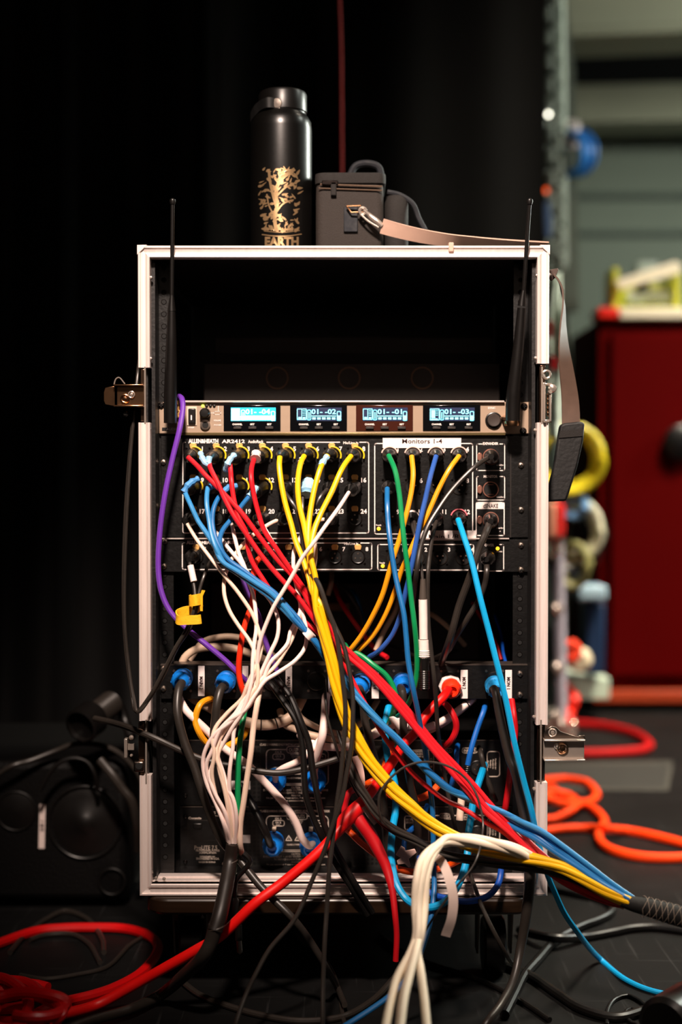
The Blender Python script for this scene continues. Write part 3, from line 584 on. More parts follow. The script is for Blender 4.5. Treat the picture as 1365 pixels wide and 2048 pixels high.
def bc(i):
    out = []
    for k, (x, y, z) in enumerate(BC):
        a = k*.75+i*1.57; w = 5 if k < 12 else 8
        if k == 0: w = 2
        if k > 16: w = 6
        out.append((x+w*.6*math.cos(a)-(0 if k < 12 else (i-1.5)*2.5), y+w*.55*math.sin(a)+(0 if k < 12 else (i-1.5)*4), z+.003*math.sin(a+1)))
    return out
blue = [
 ([(369, 982, -.068), (375, 996), (382, 1011, -.085), (397, 1043), (406, 1056), (427, 1088, -.1), (444, 1122, -.108), (476, 1143), (507, 1163), (543, 1187, -.112), (568, 1213), (592, 1242)]+bc(0), IN[9]),
 ([(416, 975, -.068), (414, 990), (414, 1010, -.085), (419, 1043), (423, 1068), (432, 1095, -.105), (450, 1128), (480, 1150), (510, 1172), (540, 1194, -.108), (566, 1218), (594, 1247)]+bc(1), IN[10]),
 ([(446, 986, -.064), (437, 996), (427, 1019, -.085), (425, 1045), (428, 1065), (438, 1092, -.1), (456, 1118), (486, 1140), (516, 1162), (548, 1184, -.104), (574, 1212), (600, 1242)]+bc(2), IN[11]),
 ([(499, 993, -.066), (492, 1001), (478, 1019, -.07), (461, 1041), (446, 1060), (440, 1080, -.095), (447, 1108), (470, 1134), (500, 1158), (536, 1182, -.106), (562, 1208), (588, 1238)]+bc(3), IN[12])]
TB = mat('blue_tape', (70, 140, 200), .6, noise=.2, nscale=150)
TPB = [(TB, [(399, 957, -.06), (388, 962, -.064), (375, 972, -.07), (369, 983, -.07)], .0042), (TB, [(433, 972, -.05), (424, 973, -.056), (415, 976, -.067)], .0036), (TB, [(474, 972, -.05), (458, 975, -.055), (447, 985, -.066)], .0038), (TAPEB, [(512, 975, -.056), (508, 984, -.062), (498, 994, -.067)], .0042)]
for i, (p, s) in enumerate(blue): strand(SN, 'strand', BLUL if i in (0, 1) else BLU, RR, p, s, YEL2 if i != 1 else None, 'blue strand', TPB[i])
for k in range(3):
    p = [(600+k*4, 1248+k*3, -.104), (622+k*2, 1274, -.106)]+bc(k+.5)[1:]; strand(SN, 'strand', BLU, .0026, p, lab='blue strand')
m = MB(); m.tube([P(613, 1274, -.108), P(624, 1264, -.108)], .0074, 12); m.build('cable_tie', TAPEW, SN)
YC = [(637, 1213, -.12), (647, 1256, -.12), (661, 1311, -.12), (671, 1358, -.12), (683, 1405, -.12), (699, 1450, -.12), (711, 1474, -.122), (730, 1508, -.124), (755, 1544, -.126), (790, 1585, -.128), (822, 1614, -.13), (860, 1646, -.132), (897, 1670, -.134), (938, 1688, -.136), (993, 1702, -.14), (1036, 1712, -.146), (1082, 1722, -.15), (1125, 1735, -.158), (1162, 1755, -.164), (1212, 1784, -.168), (1262, 1806, -.17)]
def yc(i, w=9, ph=0):
    out = []
    for k, (x, y, z) in enumerate(YC):
        a = k*.42+i*1.25+ph; ww = w*(1 if 2 < k < 16 else .8)
        nx, ny = (.9, -.35) if k < 6 else ((.7, -.7) if k < 11 else (.25, -.95))
        out.append((x+ww*nx*math.cos(a), y+ww*ny*math.cos(a), z+.004*math.sin(a)))
    return out
yel = [
 ([(560, 914, TIP), (559, 930), (562, 960, -.075), (570, 1003), (583, 1049), (592, 1083, -.09), (606, 1118), (618, 1155, -.105), (626, 1186)]+yc(0), IN[5]),
 ([(609, 912, TIP), (602, 926), (596, 966, -.08), (599, 1009), (609, 1052), (614, 1080, -.1), (620, 1112), (626, 1160, -.112)]+yc(1), IN[6]),
 ([(656, 911, TIP), (646, 926), (640, 940, -.075), (629, 980), (620, 1031, -.09), (617, 1068), (619, 1110, -.105), (625, 1160)]+yc(2), IN[7]),
 ([(703, 912, TIP), (692, 926), (681, 945, -.08), (664, 984), (641, 1030, -.095), (628, 1064), (622, 1110, -.115), (632, 1160)]+yc(3), IN[8])]
TPY = [None, (TAPEW, [(605, 917, -.063), (602, 925, -.065)], .0040), (TAPEB, [(655, 913, -.062), (648, 922, -.066), (642, 932, -.07)], .0042), None]
for i, (p, s) in enumerate(yel): strand(SN, 'strand', YEL, .0035, p, s, YEL2, 'yellow strand', TPY[i])
strand(SN, 'strand', YEL, .0033, yc(4), lab='yellow strand')
# grey strands
GC = [(703, 1536, -.1), (716, 1567, -.104), (731, 1592, -.107), (748, 1620, -.11), (765, 1641, -.11), (795, 1663, -.112), (832, 1682, -.114), (862, 1700, -.116), (900, 1712, -.118), (938, 1719, -.12), (993, 1727, -.125), (1050, 1734, -.132), (1100, 1742, -.142), (1150, 1760, -.152), (1205, 1788, -.16), (1262, 1808, -.168)]
for i in range(5):
    p = []
    for k, (x, y, z) in enumerate(GC):
        a = k*.4+i*1.3; nx, ny = (.8, -.6) if k < 5 else (.3, -.95); p.append((x+6*nx*math.cos(a), y+6*ny*math.cos(a), z+.004*math.sin(a)))
    pre = [(676, 1462, -.085), (688, 1500, -.095)] if i < 4 else [(699, 1520, -.09)]
    strand(SN, 'strand', RUBG, .0023, pre+p, lab='grey-black strand')
# sleeve: gathered end, braided hose with pale thread, running off along the floor
sl = [(1245, 1800, -.167), (1268, 1808, -.17), (1290, 1813, -.172), (1330, 1824, -.175), (1365, 1834, -.18), (1440, 1858, -.19), (1520, 1890, -.2)]
sp = spline(path(sl)); o = MB().tube(sp, [.008, .0105, .0122, .0122, .0122, .0122], 18).build('sleeve', mat('black_braid', (8, 7, 6), .75, noise=.3, nscale=300), SN)
hp = spline(path([(1284, 1812, -.172), (1330, 1824, -.175), (1365, 1834, -.18), (1440, 1858, -.19)]), .0012); pr = 0; m = MB()
for sgn in (1, -1):
    for off in (0, 2.094, 4.189):
        q = []
        for i in range(len(hp)-1):
            t = (hp[i+1]-hp[i]).normalized(); u, w = frame_of(t); a = sgn*i*.30+off; q.append(hp[i]+(u*math.cos(a)+w*math.sin(a))*.0124)
        m.tube(q, .00026, 4)
m.build('braid_thread', mat('pale_thread', (168, 150, 134), .6), o)
# ------------------------------------------------------------------ the white snake
WS = thing('multicore_snake', 'black snake at lower left that splits into a fan of pale pink-white strands', 'snake cable', P(463, 1692, -.10))
white_top = [
 ([(372, 1042, -.052), (393, 1078, -.075), (420, 1114), (449, 1151, -.095), (478, 1187), (505, 1228), (517, 1259, -.1), (523, 1285), (519, 1315)], (388, 1036), 0),
 ([(432, 1064, -.05), (448, 1085), (466, 1107, -.08), (485, 1130), (503, 1156), (519, 1180, -.085), (534, 1192), (548, 1213), (557, 1242, -.1), (555, 1274), (541, 1305)], None, 1),
 ([(463, 1043, -.055), (467, 1062), (471, 1080, -.075), (478, 1106), (490, 1135), (498, 1165, -.085), (507, 1190), (512, 1228), (513, 1257, -.1), (509, 1286), (506, 1318)], (480, 1036), 2),
 ([(558, 1039, -.055), (541, 1047), (519, 1061, -.065), (495, 1080), (473, 1105, -.075), (457, 1132), (449, 1160), (449, 1189, -.09), (459, 1221), (478, 1252), (500, 1283), (512, 1312)], (572, 1036), 3),
 ([(512, 1043, -.055), (526, 1052), (543, 1080, -.07), (560, 1109), (582, 1141), (592, 1165, -.078), (599, 1194), (601, 1222), (592, 1243, -.09), (581, 1264), (576, 1286), (560, 1306), (540, 1326)], (526, 1036), 4),
 ([(611, 1040, -.05), (606, 1060), (600, 1078, -.065), (589, 1100), (587, 1124, -.08), (589, 1150), (597, 1189, -.082), (606, 1228), (613, 1260, -.09), (611, 1293), (592, 1320), (555, 1346, -.105), (530, 1362)], (617, 1034), 5),
 ([(655, 1039, -.05), (640, 1040), (628, 1050, -.06), (627, 1070), (632, 1100, -.07), (629, 1134, -.075), (618, 1175), (606, 1212), (594, 1252, -.088), (583, 1281), (572, 1300), (551, 1332, -.1), (526, 1356)], (664, 1036), 6),
 ([(698, 985, -.06), (675, 1020, -.11), (652, 1051, -.125), (628, 1085, -.13), (604, 1117, -.125), (587, 1148), (568, 1180, -.12), (548, 1213), (534, 1245, -.115), (523, 1274), (517, 1300), (514, 1330, -.11)], IN[16], 7)]
low = [
 [(495, 1370), (485, 1396), (456, 1425), (432, 1454), (425, 1477), (429, 1507), (424, 1545), (432, 1590), (450, 1640), (458, 1684)],
 [(508, 1376), (485, 1416), (459, 1445), (432, 1466), (413, 1495), (406, 1524), (413, 1565), (432, 1607), (447, 1645), (456, 1682)],
 [(503, 1365), (484, 1425), (464, 1457), (447, 1487), (430, 1518), (420, 1553), (430, 1586), (451, 1627), (460, 1686)],
 [(514, 1372), (476, 1440), (454, 1477), (437, 1506), (439, 1539), (449, 1578), (457, 1620), (464, 1684)],
 [(518, 1384), (471, 1452), (466, 1496), (460, 1539), (459, 1578), (466, 1626), (466, 1686)],
 [(510, 1390), (490, 1420), (450, 1448), (436, 1480), (436, 1512), (447, 1546), (456, 1578), (466, 1596), (473, 1630), (471, 1686)],
 [(508, 1380), (488, 1424), (460, 1450), (440, 1478), (433, 1508), (443, 1545), (452, 1585), (461, 1630), (468, 1684)],
 [(505, 1362), (486, 1402), (470, 1428), (440, 1460), (425, 1500), (413, 1530), (420, 1566), (440, 1612), (452, 1650), (461, 1684)]]
for i, (a, s, k) in enumerate(white_top):
    b = [(x, y, -.112+.004*math.sin(i*2+j)) if j < len(low[i])-1 else (x, y, -.10) for j, (x, y) in enumerate(low[i])]
    strand(WS, 'strand', WHT if i % 3 else CREAM, .0025, a+b, s, None, 'pale pink-white strand')
o = MB().tube(spline(path([(465, 1688, -.1), (461, 1722, -.1), (452, 1775, -.125), (440, 1830, -.15), (430, 1862, -.158)])), [.0078, .0088, .0092, .0094, .0092], 18).build('heat_shrink', mat('black_heat_shrink', (30, 23, 19), .45, noise=.2), WS)
for q in ((460, 1724, -.1), (433, 1855, -.156)): c = P(*q); MB().torus(c, (.25, 0, -1), .0090, .0013, 22, 6).build('shrink_collar', mat('shrink_collar', (60, 50, 43), .5), o)
MB().tube(spline(path([(432, 1850, -.156), (424, 1880), (410, 1908, -.155), (369, 1950, -.12), (318, 1992, 'g'), (256, 2020, 'g'), (179, 2042, 'g'), (120, 2062, 'g')])), [.0088, .0082, .0072, .0062, .0056], 14).build('jacket', RUBG, WS)
# ------------------------------------------------------------------ pale foreground bundle
FB = thing('white_cable_bundle', 'thick cream white cable bundle hanging in front of the case, splitting in three', 'cable', P(835, 1850, -.25))
def fb(i, xs, tail):
    top = [(1250, 1808, -.150), (1185, 1782, -.138), (1120, 1748, -.130), (1068, 1718, -.140), (1028, 1699, -.155), (985, 1688, -.16), (935, 1681, -.165), (895, 1681, -.175), (872, 1695, -.2), (852, 1722, -.225), (843, 1760, -.24), (840, 1812, -.25), (838, 1868, -.27)]
    out = []
    for k, (x, y, z) in enumerate(top):
        a = k*.8+i*1.6; w = 5+min(k, 6)*.4
        if k < 8: out.append((x, y+w*.9*math.cos(a), z-.006*math.sin(a)))
        else: out.append((x+xs*(1 if 8 < k < 12 else .5), y, z-.004*math.sin(a)))
    return out+tail
fbt = [(-9, [(822, 1905, -.29), (795, 1956, -.32), (782, 2004, -.35), (772, 2052, -.38), (764, 2090, -.40)]), (2, [(832, 1905, -.30), (820, 1950, -.33), (809, 1996, -.36), (802, 2050, -.39), (798, 2090, -.41)]), (10, [(836, 1900, -.28), (842, 1940, -.31), (849, 1994, -.34), (854, 2050, -.37), (857, 2090, -.39)]), (-2, [(828, 1908, -.285), (818, 1948, -.315), (806, 1998, -.345), (800, 2050, -.375), (795, 2090, -.4)])]
for i, (xs, tl) in enumerate(fbt): MB().tube(spline(path(fb(i, xs, tl))), .0046, 12).build('strand', mat('ivory_jacket', (253, 234, 210), .5, noise=.06, nscale=40), FB)
# ------------------------------------------------------------------ single cables
def cable(label, m_, r, pts, sock=None, name='audio_cable', cat='cable', group=None, ring=None, tape=None, k=10, plug=None):
    p = path(list(pts)); t = thing(name, label, cat, p[0], group)
    MB().tube(spline(p), r, k).build('cord', m_, t)
    if sock:
        o = xlr(P(*sock, y0-.002), P(pts[0][0], pts[0][1], TIP+.004), t)
        if ring: MB().torus(P(sock[0], sock[1]-1, y0-.004), (0, 1, 0), .0106, .0010, 24, 6, -165, -15).build('colour_ring', ring, o)
    if tape: tapepiece(tape, t)
    return t
PRING = mat('pale_ring', (236, 196, 184), .5)
cable('green cable hanging from output 1 under the Monitors 1-4 strip', GRN, .0033, [(778, 911, TIP), (791, 942, -.085), (799, 986), (804, 1034), (809, 1083, -.105), (817, 1143), (823, 1197), (830, 1254, -.11), (834, 1302), (834, 1346), (828, 1380, -.09), (815, 1412, -.06), (800, 1430, -.02), (783, 1440, 0)], OUT[1], ring=PRING)
cable('amber cable hanging from output 2 and curving down left', AMB, .0033, [(824, 912, TIP), (827, 950, -.075), (823, 986), (812, 1034, -.085), (798, 1083), (784, 1126, -.085), (766, 1188), (747, 1230, -.07), (724, 1270), (701, 1300, -.05), (690, 1312, -.03)], OUT[2], ring=PRING)
cable('dark blue cable hanging from output 3 and bending left behind the brighter blue one', NAVY, .0032, [(873, 912, TIP), (861, 955, -.08), (851, 1000), (841, 1042, -.09), (833, 1083), (824, 1131, -.09), (811, 1188), (802, 1228, -.075), (785, 1270), (758, 1302, -.055), (732, 1317, -.03)], OUT[3], ring=PRING)
cable('amber cable hanging from output 4 crossing behind the green cable', AMB, .0033, [(919, 912, TIP), (900, 938, -.075), (878, 979), (856, 1029, -.08), (834, 1073), (817, 1112, -.08), (804, 1140), (792, 1178), (773, 1226, -.06), (747, 1270), (716, 1302, -.045), (695, 1318, -.02)], OUT[4], ring=PRING)
cable('blue cable hanging from output 5 all the way to the floor in front', BLU, .0033, [(775, 977, TIP), (775, 1010, -.085), (777, 1046), (781, 1083, -.1), (790, 1143), (798, 1182), (808, 1226, -.115), (813, 1273), (817, 1321), (827, 1378, -.12), (836, 1422), (842, 1455), (851, 1502, -.085), (857, 1553), (865, 1610), (867, 1668, -.08), (868, 1737, -.085), (869, 1775), (864, 1825, -.12), (856, 1863), (836, 1920, -.16), (812, 1960), (782, 1990, -.17), (748, 2015), (700, 2046, -.19), (660, 2070)], OUT[5])
for lab, s, tip, pts, dk in (
  ('bright cyan cable hanging from output 12, passing the right rim down to the floor', OUT[12], 0, [(917, 1039, TIP), (929, 1075, -.085), (943, 1119), (961, 1195, -.11), (980, 1269), (996, 1333, -.12), (1012, 1398), (1031, 1492, -.125), (1047, 1557), (1064, 1622, -.12), (1072, 1662), (1084, 1710, -.1), (1096, 1750), (1111, 1786, -.09), (1130, 1827), (1154, 1862, -.07), (1203, 1920, 'f'), (1255, 1961, 'f'), (1306, 1982, 'f'), (1365, 1993, 'f'), (1430, 2000, 'f')], CYAN),):
    t = cable(lab, dk, .0037, pts, s, ring=mat('pink_ring', (236, 120, 130), .5))
BK = 'black cable hanging from '
cable(BK+'the expander socket, sweeping down left', RUBG, .0031, [(983, 913, -.045), (955, 930, -.07), (926, 957), (900, 986, -.085), (875, 1022), (856, 1054, -.1), (842, 1095), (834, 1143, -.11), (829, 1190), (824, 1230, -.05), (818, 1290, .02)], (984, 914))
cable(BK+'the socket under the white title plate', RUBG, .0046, [(982, 1042, -.045), (970, 1071, -.07), (958, 1100), (948, 1131, -.075), (936, 1165), (919, 1211), (903, 1269, -.06), (889, 1310, -.03), (880, 1335, .02)], (982, 1040))
cable(BK+'the small power socket, bending left', RUBG, .0036, [(973, 1119, -.04), (974, 1143, -.06), (971, 1165), (958, 1200), (935, 1238, -.05), (912, 1275), (898, 1300, -.02), (870, 1318, .03)], (978, 1115))
cable(BK+'output 11, running straight down past the ringed adapter', RUBG, .0027, [(873, 1042, TIP), (865, 1075, -.08), (859, 1119), (857, 1140, -.095), (856, 1197), (858, 1254, -.1), (863, 1302), (869, 1359, -.105), (873, 1407), (876, 1456, -.08), (882, 1500, -.05), (890, 1550, -.02), (900, 1605), (911, 1656, -.02), (925, 1705, -.03), (945, 1760, -.07), (972, 1830, -.12), (1008, 1900, -.12), (1042, 1945, 'f')], OUT[11])
# long adapter on output 10
t = thing('inline_adapter_cable', 'black cable from output 10 ending in a long white and grey inline adapter', 'cable', P(847, 1240, -.1))
MB().tube(spline(path([(823, 1043, TIP), (831, 1075, -.08), (836, 1105), (842, 1128, -.095), (846, 1160, -.1)])), .0022, 8).build('cord', RUBG, t)
MB().tube(spline(path([(829, 1043, TIP), (833, 1070, -.075), (830, 1100, -.07), (828, 1130, -.06)])), .0022, 8).build('cord', RUBG, t)
o = xlr(P(*OUT[10], y0-.002), P(824, 1040, TIP+.008), t); MB().lathe(P(OUT[10][0]-2, OUT[10][1], y0-.012), (0, -1, .1), [(0, .0104), (.006, .0100), (.012, .0092)], 20).build('colour_ring', TAPEW, o)
ad = MB(); A = P(846.5, 1158, -.1); 
def ax(p, q): return P(p, q, -.1)
m = MB(); m.tube([ax(846.5, 1158), ax(846.5, 1200)], [.0032, .0050], 16); m.build('strain_relief', mat('dark_grey_plastic', (74, 66, 60), .4), t)
m = MB(); m.tube([ax(846.5, 1199), ax(848, 1278)], .0054, 18); m.tube([ax(848, 1279.5), ax(848.5, 1301)], .0066, 18); m.build('adapter_body', TAPEW, t)
m = MB()
for k in range(4): m.torus(ax(848.5, 1302+k*3.6), (0, 0, 1), .0064, .0011, 18, 6)
m.tube([ax(848.5, 1300), ax(848.8, 1316)], .0062, 16); m.build('ring_collar', TAPEW, t)
m = MB(); m.tube([ax(848.8, 1316), ax(849, 1342)], .0060, 16)
for k in range(10): m.torus(ax(849, 1342+k*3.8), (0, 0, 1), .0058, .0010, 18, 6)
m.tube([ax(849, 1340), ax(849, 1380)], [.0056, .0052], 16); m.build('cable_boot', BLKP, t)
# long black cables in front of the yellow strands
cable('black cable from input 13 hanging straight to the floor before the yellow strands', RUBG, .0029, [(570, 985, TIP), (583, 1003, -.07), (594, 1020), (602, 1052, -.075), (606, 1081), (609, 1110, -.08), (615, 1140), (632, 1158, -.12), (640, 1172), (655, 1216, -.13), (671, 1262), (679, 1302, -.135), (686, 1359), (691, 1407), (690, 1460, -.14), (687, 1500), (682, 1553), (674, 1610, -.145), (665, 1687), (659, 1740), (654, 1820, -.16), (650, 1880), (647, 1960, -.18), (646, 2050, -.2), (646, 2090, -.2)], IN[13])
cable('black cable from input 15 that swings down left to the front floor edge', RUBG, .0028, [(655, 979, TIP), (642, 993, -.07), (631, 1012), (618, 1032, -.075), (612, 1062), (616, 1110, -.085), (630, 1160), (650, 1205, -.115), (669, 1250, -.13), (688, 1292), (699, 1340, -.14), (706, 1390), (706, 1440), (703, 1496, -.15), (693, 1553), (684, 1600), (663, 1658, -.155), (651, 1696), (625, 1760, -.16), (590, 1838), (540, 1898, -.18), (513, 1946), (490, 1995, -.2), (472, 2048, -.22), (462, 2090)], IN[15])
cable('thin grey cable from the taped plug of input 14', RUBG, .0022, [(606, 992, -.06), (606, 1020, -.07), (608, 1060), (606, 1100, -.07), (603, 1130), (612, 1165, -.06)], IN[14], tape=(TAPEB, [(617, 967, -.045), (616, 977, -.058), (614, 990, -.064)], .0092))
cable('thin grey cable looping over the yellow strands at lower right', RUBG, .0014, [(784, 1660, -.135), (764, 1638, -.14), (758, 1612), (760, 1588, -.14), (777, 1561), (810, 1534, -.13), (845, 1524), (880, 1527, -.125), (908, 1538), (936, 1561, -.13), (953, 1588), (963, 1622), (967, 1650, -.15), (963, 1681), (957, 1710, -.18), (945, 1735), (912, 1775, -.19), (870, 1832), (840, 1880, -.18)], name='thin_cable')
cable('purple cable hooked over the silver receiver at left', PUR, .0036, [(357, 800, .02), (359, 793, -.01), (365, 800, -.03), (366, 815, -.035), (360, 856, -.045), (346, 915), (331, 985, -.055), (320, 1064), (317, 1142, -.06), (324, 1187), (342, 1225, -.065), (377, 1260), (415, 1291, -.07), (453, 1323), (475, 1345, -.07), (492, 1362, -.06)], name='network_cable')
cable('short purple cable hanging behind the white strands', mat('dark_purple_jacket', (92, 50, 140), .4), .0034, [(480, 1130, -.03), (485, 1155, -.04), (495, 1187), (517, 1230, -.05), (529, 1274), (541, 1310), (556, 1345, -.06)], name='network_cable')
cable('orange-red cable hanging from input 4 of the one unit box', REDO, .0037, [(526, 1112, TIP), (512, 1125, -.07), (507, 1155), (505, 1204, -.075), (490, 1250), (481, 1298, -.08), (478, 1346), (487, 1385, -.07), (500, 1410, -.04)], EIN[4])
# input 1 of the expander: two thin leads tied by a yellow velcro strap
t = cable('thin black lead with white sleeve from input 1 of the one unit box', RUBG, .0024, [(379, 1119, -.05), (380, 1128), (387, 1165, -.065), (390, 1188), (389, 1215, -.075), (374, 1257), (352, 1294, -.075), (326, 1345), (298, 1395, -.075), (273, 1423, -.07), (262, 1375, -.05), (252, 1300, -.04), (247, 1200), (250, 1050, -.03), (257, 940), (266, 840, -.03), (276, 745, -.02), (279, 720, 0)], (388, 1110), name='thin_cable')
MB().tube([P(381, 1131, -.061), P(388, 1163, -.066)], .0042, 12).build('white_sleeve', TAPEW, t)
cable('thin black lead behind the white-sleeved one, bound by the same yellow strap', RUBG, .0022, [(425, 1116, -.035), (418, 1128, -.04), (409, 1150, -.06), (399, 1182), (394, 1215, -.07), (380, 1257), (358, 1290, -.072), (334, 1338), (304, 1390, -.072), (276, 1425, -.075), (268, 1400, -.06), (258, 1335, -.045), (250, 1250, -.04), (251, 1100), (262, 900, -.035), (272, 800, -.03), (282, 735, 0)], None, name='thin_cable')
VEL = mat('yellow_velcro', (250, 186, 24), .7, noise=.12, nscale=120, bump=.3)
m = MB(); W = 19/1575
def ribbon(mb, pts, w, th, nrm=None):
    """flat strap: points and a width direction per point"""
    sp = spline([p for p, _ in pts], .002); wd = spline([Vector(q) for _, q in pts], .002); n = len(sp); rings = []
    for i in range(n):
        t_ = (sp[min(n-1, i+1)]-sp[max(0, i-1)]).normalized(); a = wd[min(len(wd)-1, int(i*len(wd)/n))]; a = (a-t_*a.dot(t_)).normalized(); b_2 = t_.cross(a)
        rings.append([sp[i]+a*w/2+b_2*th/2, sp[i]-a*w/2+b_2*th/2, sp[i]-a*w/2-b_2*th/2, sp[i]+a*w/2-b_2*th/2])
    return mb.loft(rings)
up = Vector((0, 0, 1))
ribbon(m, [(P(401, 1206, -.062), up), (P(392, 1218, -.06), up), (P(370, 1222, -.068), up), (P(354, 1230, -.078), up), (P(356, 1240, -.086), up), (P(375, 1240, -.090), up), (P(398, 1239, -.09), up), (P(402, 1238, -.088), up)], .0115, .0016)
ribbon(m, [(P(382, 1200, -.06), up), (P(380, 1202, -.076), up), (P(392, 1200, -.082), up), (P(403, 1198, -.074), up), (P(402, 1199, -.062), up), (P(390, 1200, -.056), up)], .0140, .0016)
m.prism([P(399, 1196, -.075), P(404, 1180, -.078), (P(411, 1181, -.08)), P(406, 1192, -.078), P(406, 1222, -.076), P(401, 1222, -.075)], (0, -1, 0), .0015)
tag(m.build('velcro_tie', VEL, bevel=.0004), 'yellow hook and loop strap looped round two thin black leads', 'cable tie')
# ------------------------------------------------------------------ speaker leads
def speakon(c, parent, mt=SPKB, r=.0125, L=.030, name='plug', tilt=(0, -1, 0), ring=None):
    m = MB(); m.lathe(c, tilt, [(0, r*1.02), (L*.35, r*1.05), (L*.38, r*.90), (L*.5, r*.90), (L*.55, r*1.0), (L*.72, r*.98), (L*.9, r*.80), (L, r*.62), (L*1.0, r*.45), (L*.86, r*.40)], 26)
    for k in range(9):
        a = R(40*k); u, w = frame_of(Vector(tilt)); q = c+Vector(tilt).normalized()*L*.58+(u*math.cos(a)+w*math.sin(a))*r*.98; m.tube([q, q+Vector(tilt).normalized()*L*.18-(u*math.cos(a)+w*math.sin(a))*r*.06], .0011, 6)
    o = m.build(name, mt, parent)
    if ring: MB().lathe(c+Vector(tilt)*.004, tilt, [(0, r*1.22), (.006, r*1.22), (.007, r*1.1)], 8).build('lock_ring', ring, o, smooth=False)
    return o
def spk(label, px, py, m_, r, pts, pm=SPKB, ring=None, y=None, rr=None):
    y = y0-.003 if y is None else y; pl = [(px-3, py+10, y-.028)]+list(pts)
    t = thing('speaker_cable', label, 'cable', P(px, py, y)); speakon(P(px, py, y), t, pm, ring=ring, tilt=(-.08 if px < 800 else .05, -1, -.12))
    MB().tube(spline(path(pl)), rr or r, 14).build('cord', m_, t); return t
spk('thick black speaker lead from the leftmost blue plug of the patch panel', 367, 1355, RUBG, .0052, [(358, 1378, -.045), (355, 1423, -.06), (368, 1480), (390, 1537, -.07), (397, 1560), (418, 1622, -.075), (446, 1685), (473, 1712, -.08), (522, 1773, -.1), (585, 1836, -.12), (617, 1877), (650, 1930, -.1), (675, 1975, 'g'), (690, 2010, 'g')], rr=[.0056, .0056, .0050, .0044, .0036])
spk('thick black speaker lead from the second blue plug, dropping behind the white fan', 454, 1360, RUBG, .0056, [(442, 1378, -.05), (434, 1408, -.06), (431, 1439), (428, 1480, -.06), (430, 1530, -.03), (436, 1580, 0)])
spk('black speaker lead from the blue plug right of the yellow strands', 722, 1366, RUBG, .0052, [(725, 1393, -.05), (730, 1439), (739, 1477, -.05), (748, 1511), (760, 1560, -.02), (768, 1610), (772, 1680, -.01), (776, 1730, .0)])
spk('black speaker lead from the blue plug between the blue and green cables', 805, 1364, RUBG, .0050, [(806, 1385, -.05), (807, 1407), (808, 1473, -.05), (815, 1527), (822, 1572, -.03), (831, 1610), (836, 1658, -.01), (837, 1700), (838, 1730, .01)])
t = spk('fat red speaker cable from the red ringed plug diagonally down to the left floor', 900, 1370, REDF, .0066, [(888, 1393, -.055), (869, 1412), (849, 1436, -.07), (834, 1462), (808, 1489, -.075), (783, 1527), (754, 1569, -.08), (722, 1610), (697, 1635, -.09), (678, 1660), (640, 1702, -.11), (564, 1767), (513, 1805, -.125), (441, 1872), (395, 1899, -.12), (330, 1936), (272, 1968, -.10), (195, 2009, 'g'), (144, 2024, 'g'), (90, 2036, 'g'), (30, 2050, 'g')], REDO, TAPEW, rr=[.0058, .0064, .0066, .0066, .0068])
MB().tube(spline(path([(735, 1596, -.0845), (712, 1620, -.087), (692, 1640, -.092), (672, 1666, -.098)])), [.0072, .0096, .0100, .0074], 16).build('shrink_joint', mat('red_heat_shrink', (226, 10, 14), .45), t)
MB().tube(spline(path([(712, 1630, -.085), (724, 1648, -.088), (742, 1672, -.09), (758, 1702, -.095), (773, 1735, -.1), (784, 1775), (791, 1832, -.12), (794, 1870), (792, 1922, -.12)])), [.0086, .0088, .0066, .0042, .0036, .0036], 14).build('branch_lead', mat('deep_red_jacket', (190, 10, 22), .45), t)
spk('thick black speaker lead from the rightmost, lighter blue plug', 989, 1370, RUBG, .0056, [(991, 1380, -.05), (999, 1424, -.06), (1009, 1472), (1022, 1520, -.07), (1031, 1540), (1042, 1591, -.08), (1052, 1645), (1058, 1700, -.09), (1060, 1761, -.1), (1055, 1818), (1042, 1895, -.1), (1029, 1956, -.12), (1003, 2008, -.15), (973, 2048, -.18), (950, 2085)], mat('light_blue_connector', (40, 160, 230), .35), rr=[.0052, .0066, .0072, .0056, .0046])
# amplifier output plugs
def amplead(label, px, py, pts, m_, r, **k):
    t = thing('speaker_cable', label, 'cable', P(px, py, YA)); speakon(P(px, py, YA-.004), t, r=.0138, L=.032, tilt=(-.02, -1, -.08)); MB().tube(spline(path(pts)), r, 12).build('cord', m_, t, label=k.get('lab')); return t
amplead('white speaker lead curving down into the right blue plug of the lower amplifier', 622, 1684, [(626, 1688, .02), (619, 1691, .005), (606, 1679, -.005), (592, 1645), (568, 1607, -.02), (543, 1578), (519, 1553), (495, 1529, -.03), (447, 1495), (410, 1457), (374, 1423, -.03), (362, 1403, -.02), (352, 1380, .02)], WHT, .0050)
amplead('black lead in the left blue plug of the lower amplifier', 548, 1682, [(546, 1688, .02), (541, 1688, 0), (533, 1668, -.01), (520, 1640, -.01), (505, 1610, 0), (480, 1570, .02)], RUB, .0052)
amplead('white lead in the left blue plug of the upper amplifier', 552, 1556, [(552, 1560, .02), (552, 1548, .0), (566, 1537, -.015), (599, 1521, -.02), (622, 1500, -.02), (640, 1480, -.01)], WHT, .0044)
amplead('white lead dropping into the right blue plug of the upper amplifier, beside the OUTPUTS box', 632, 1556, [(630, 1560, .02), (628, 1545, .005), (632, 1520, -.01), (638, 1500, -.02), (646, 1468, -.03), (650, 1432), (652, 1400, -.01), (655, 1375, .03)], WHT, .0054)
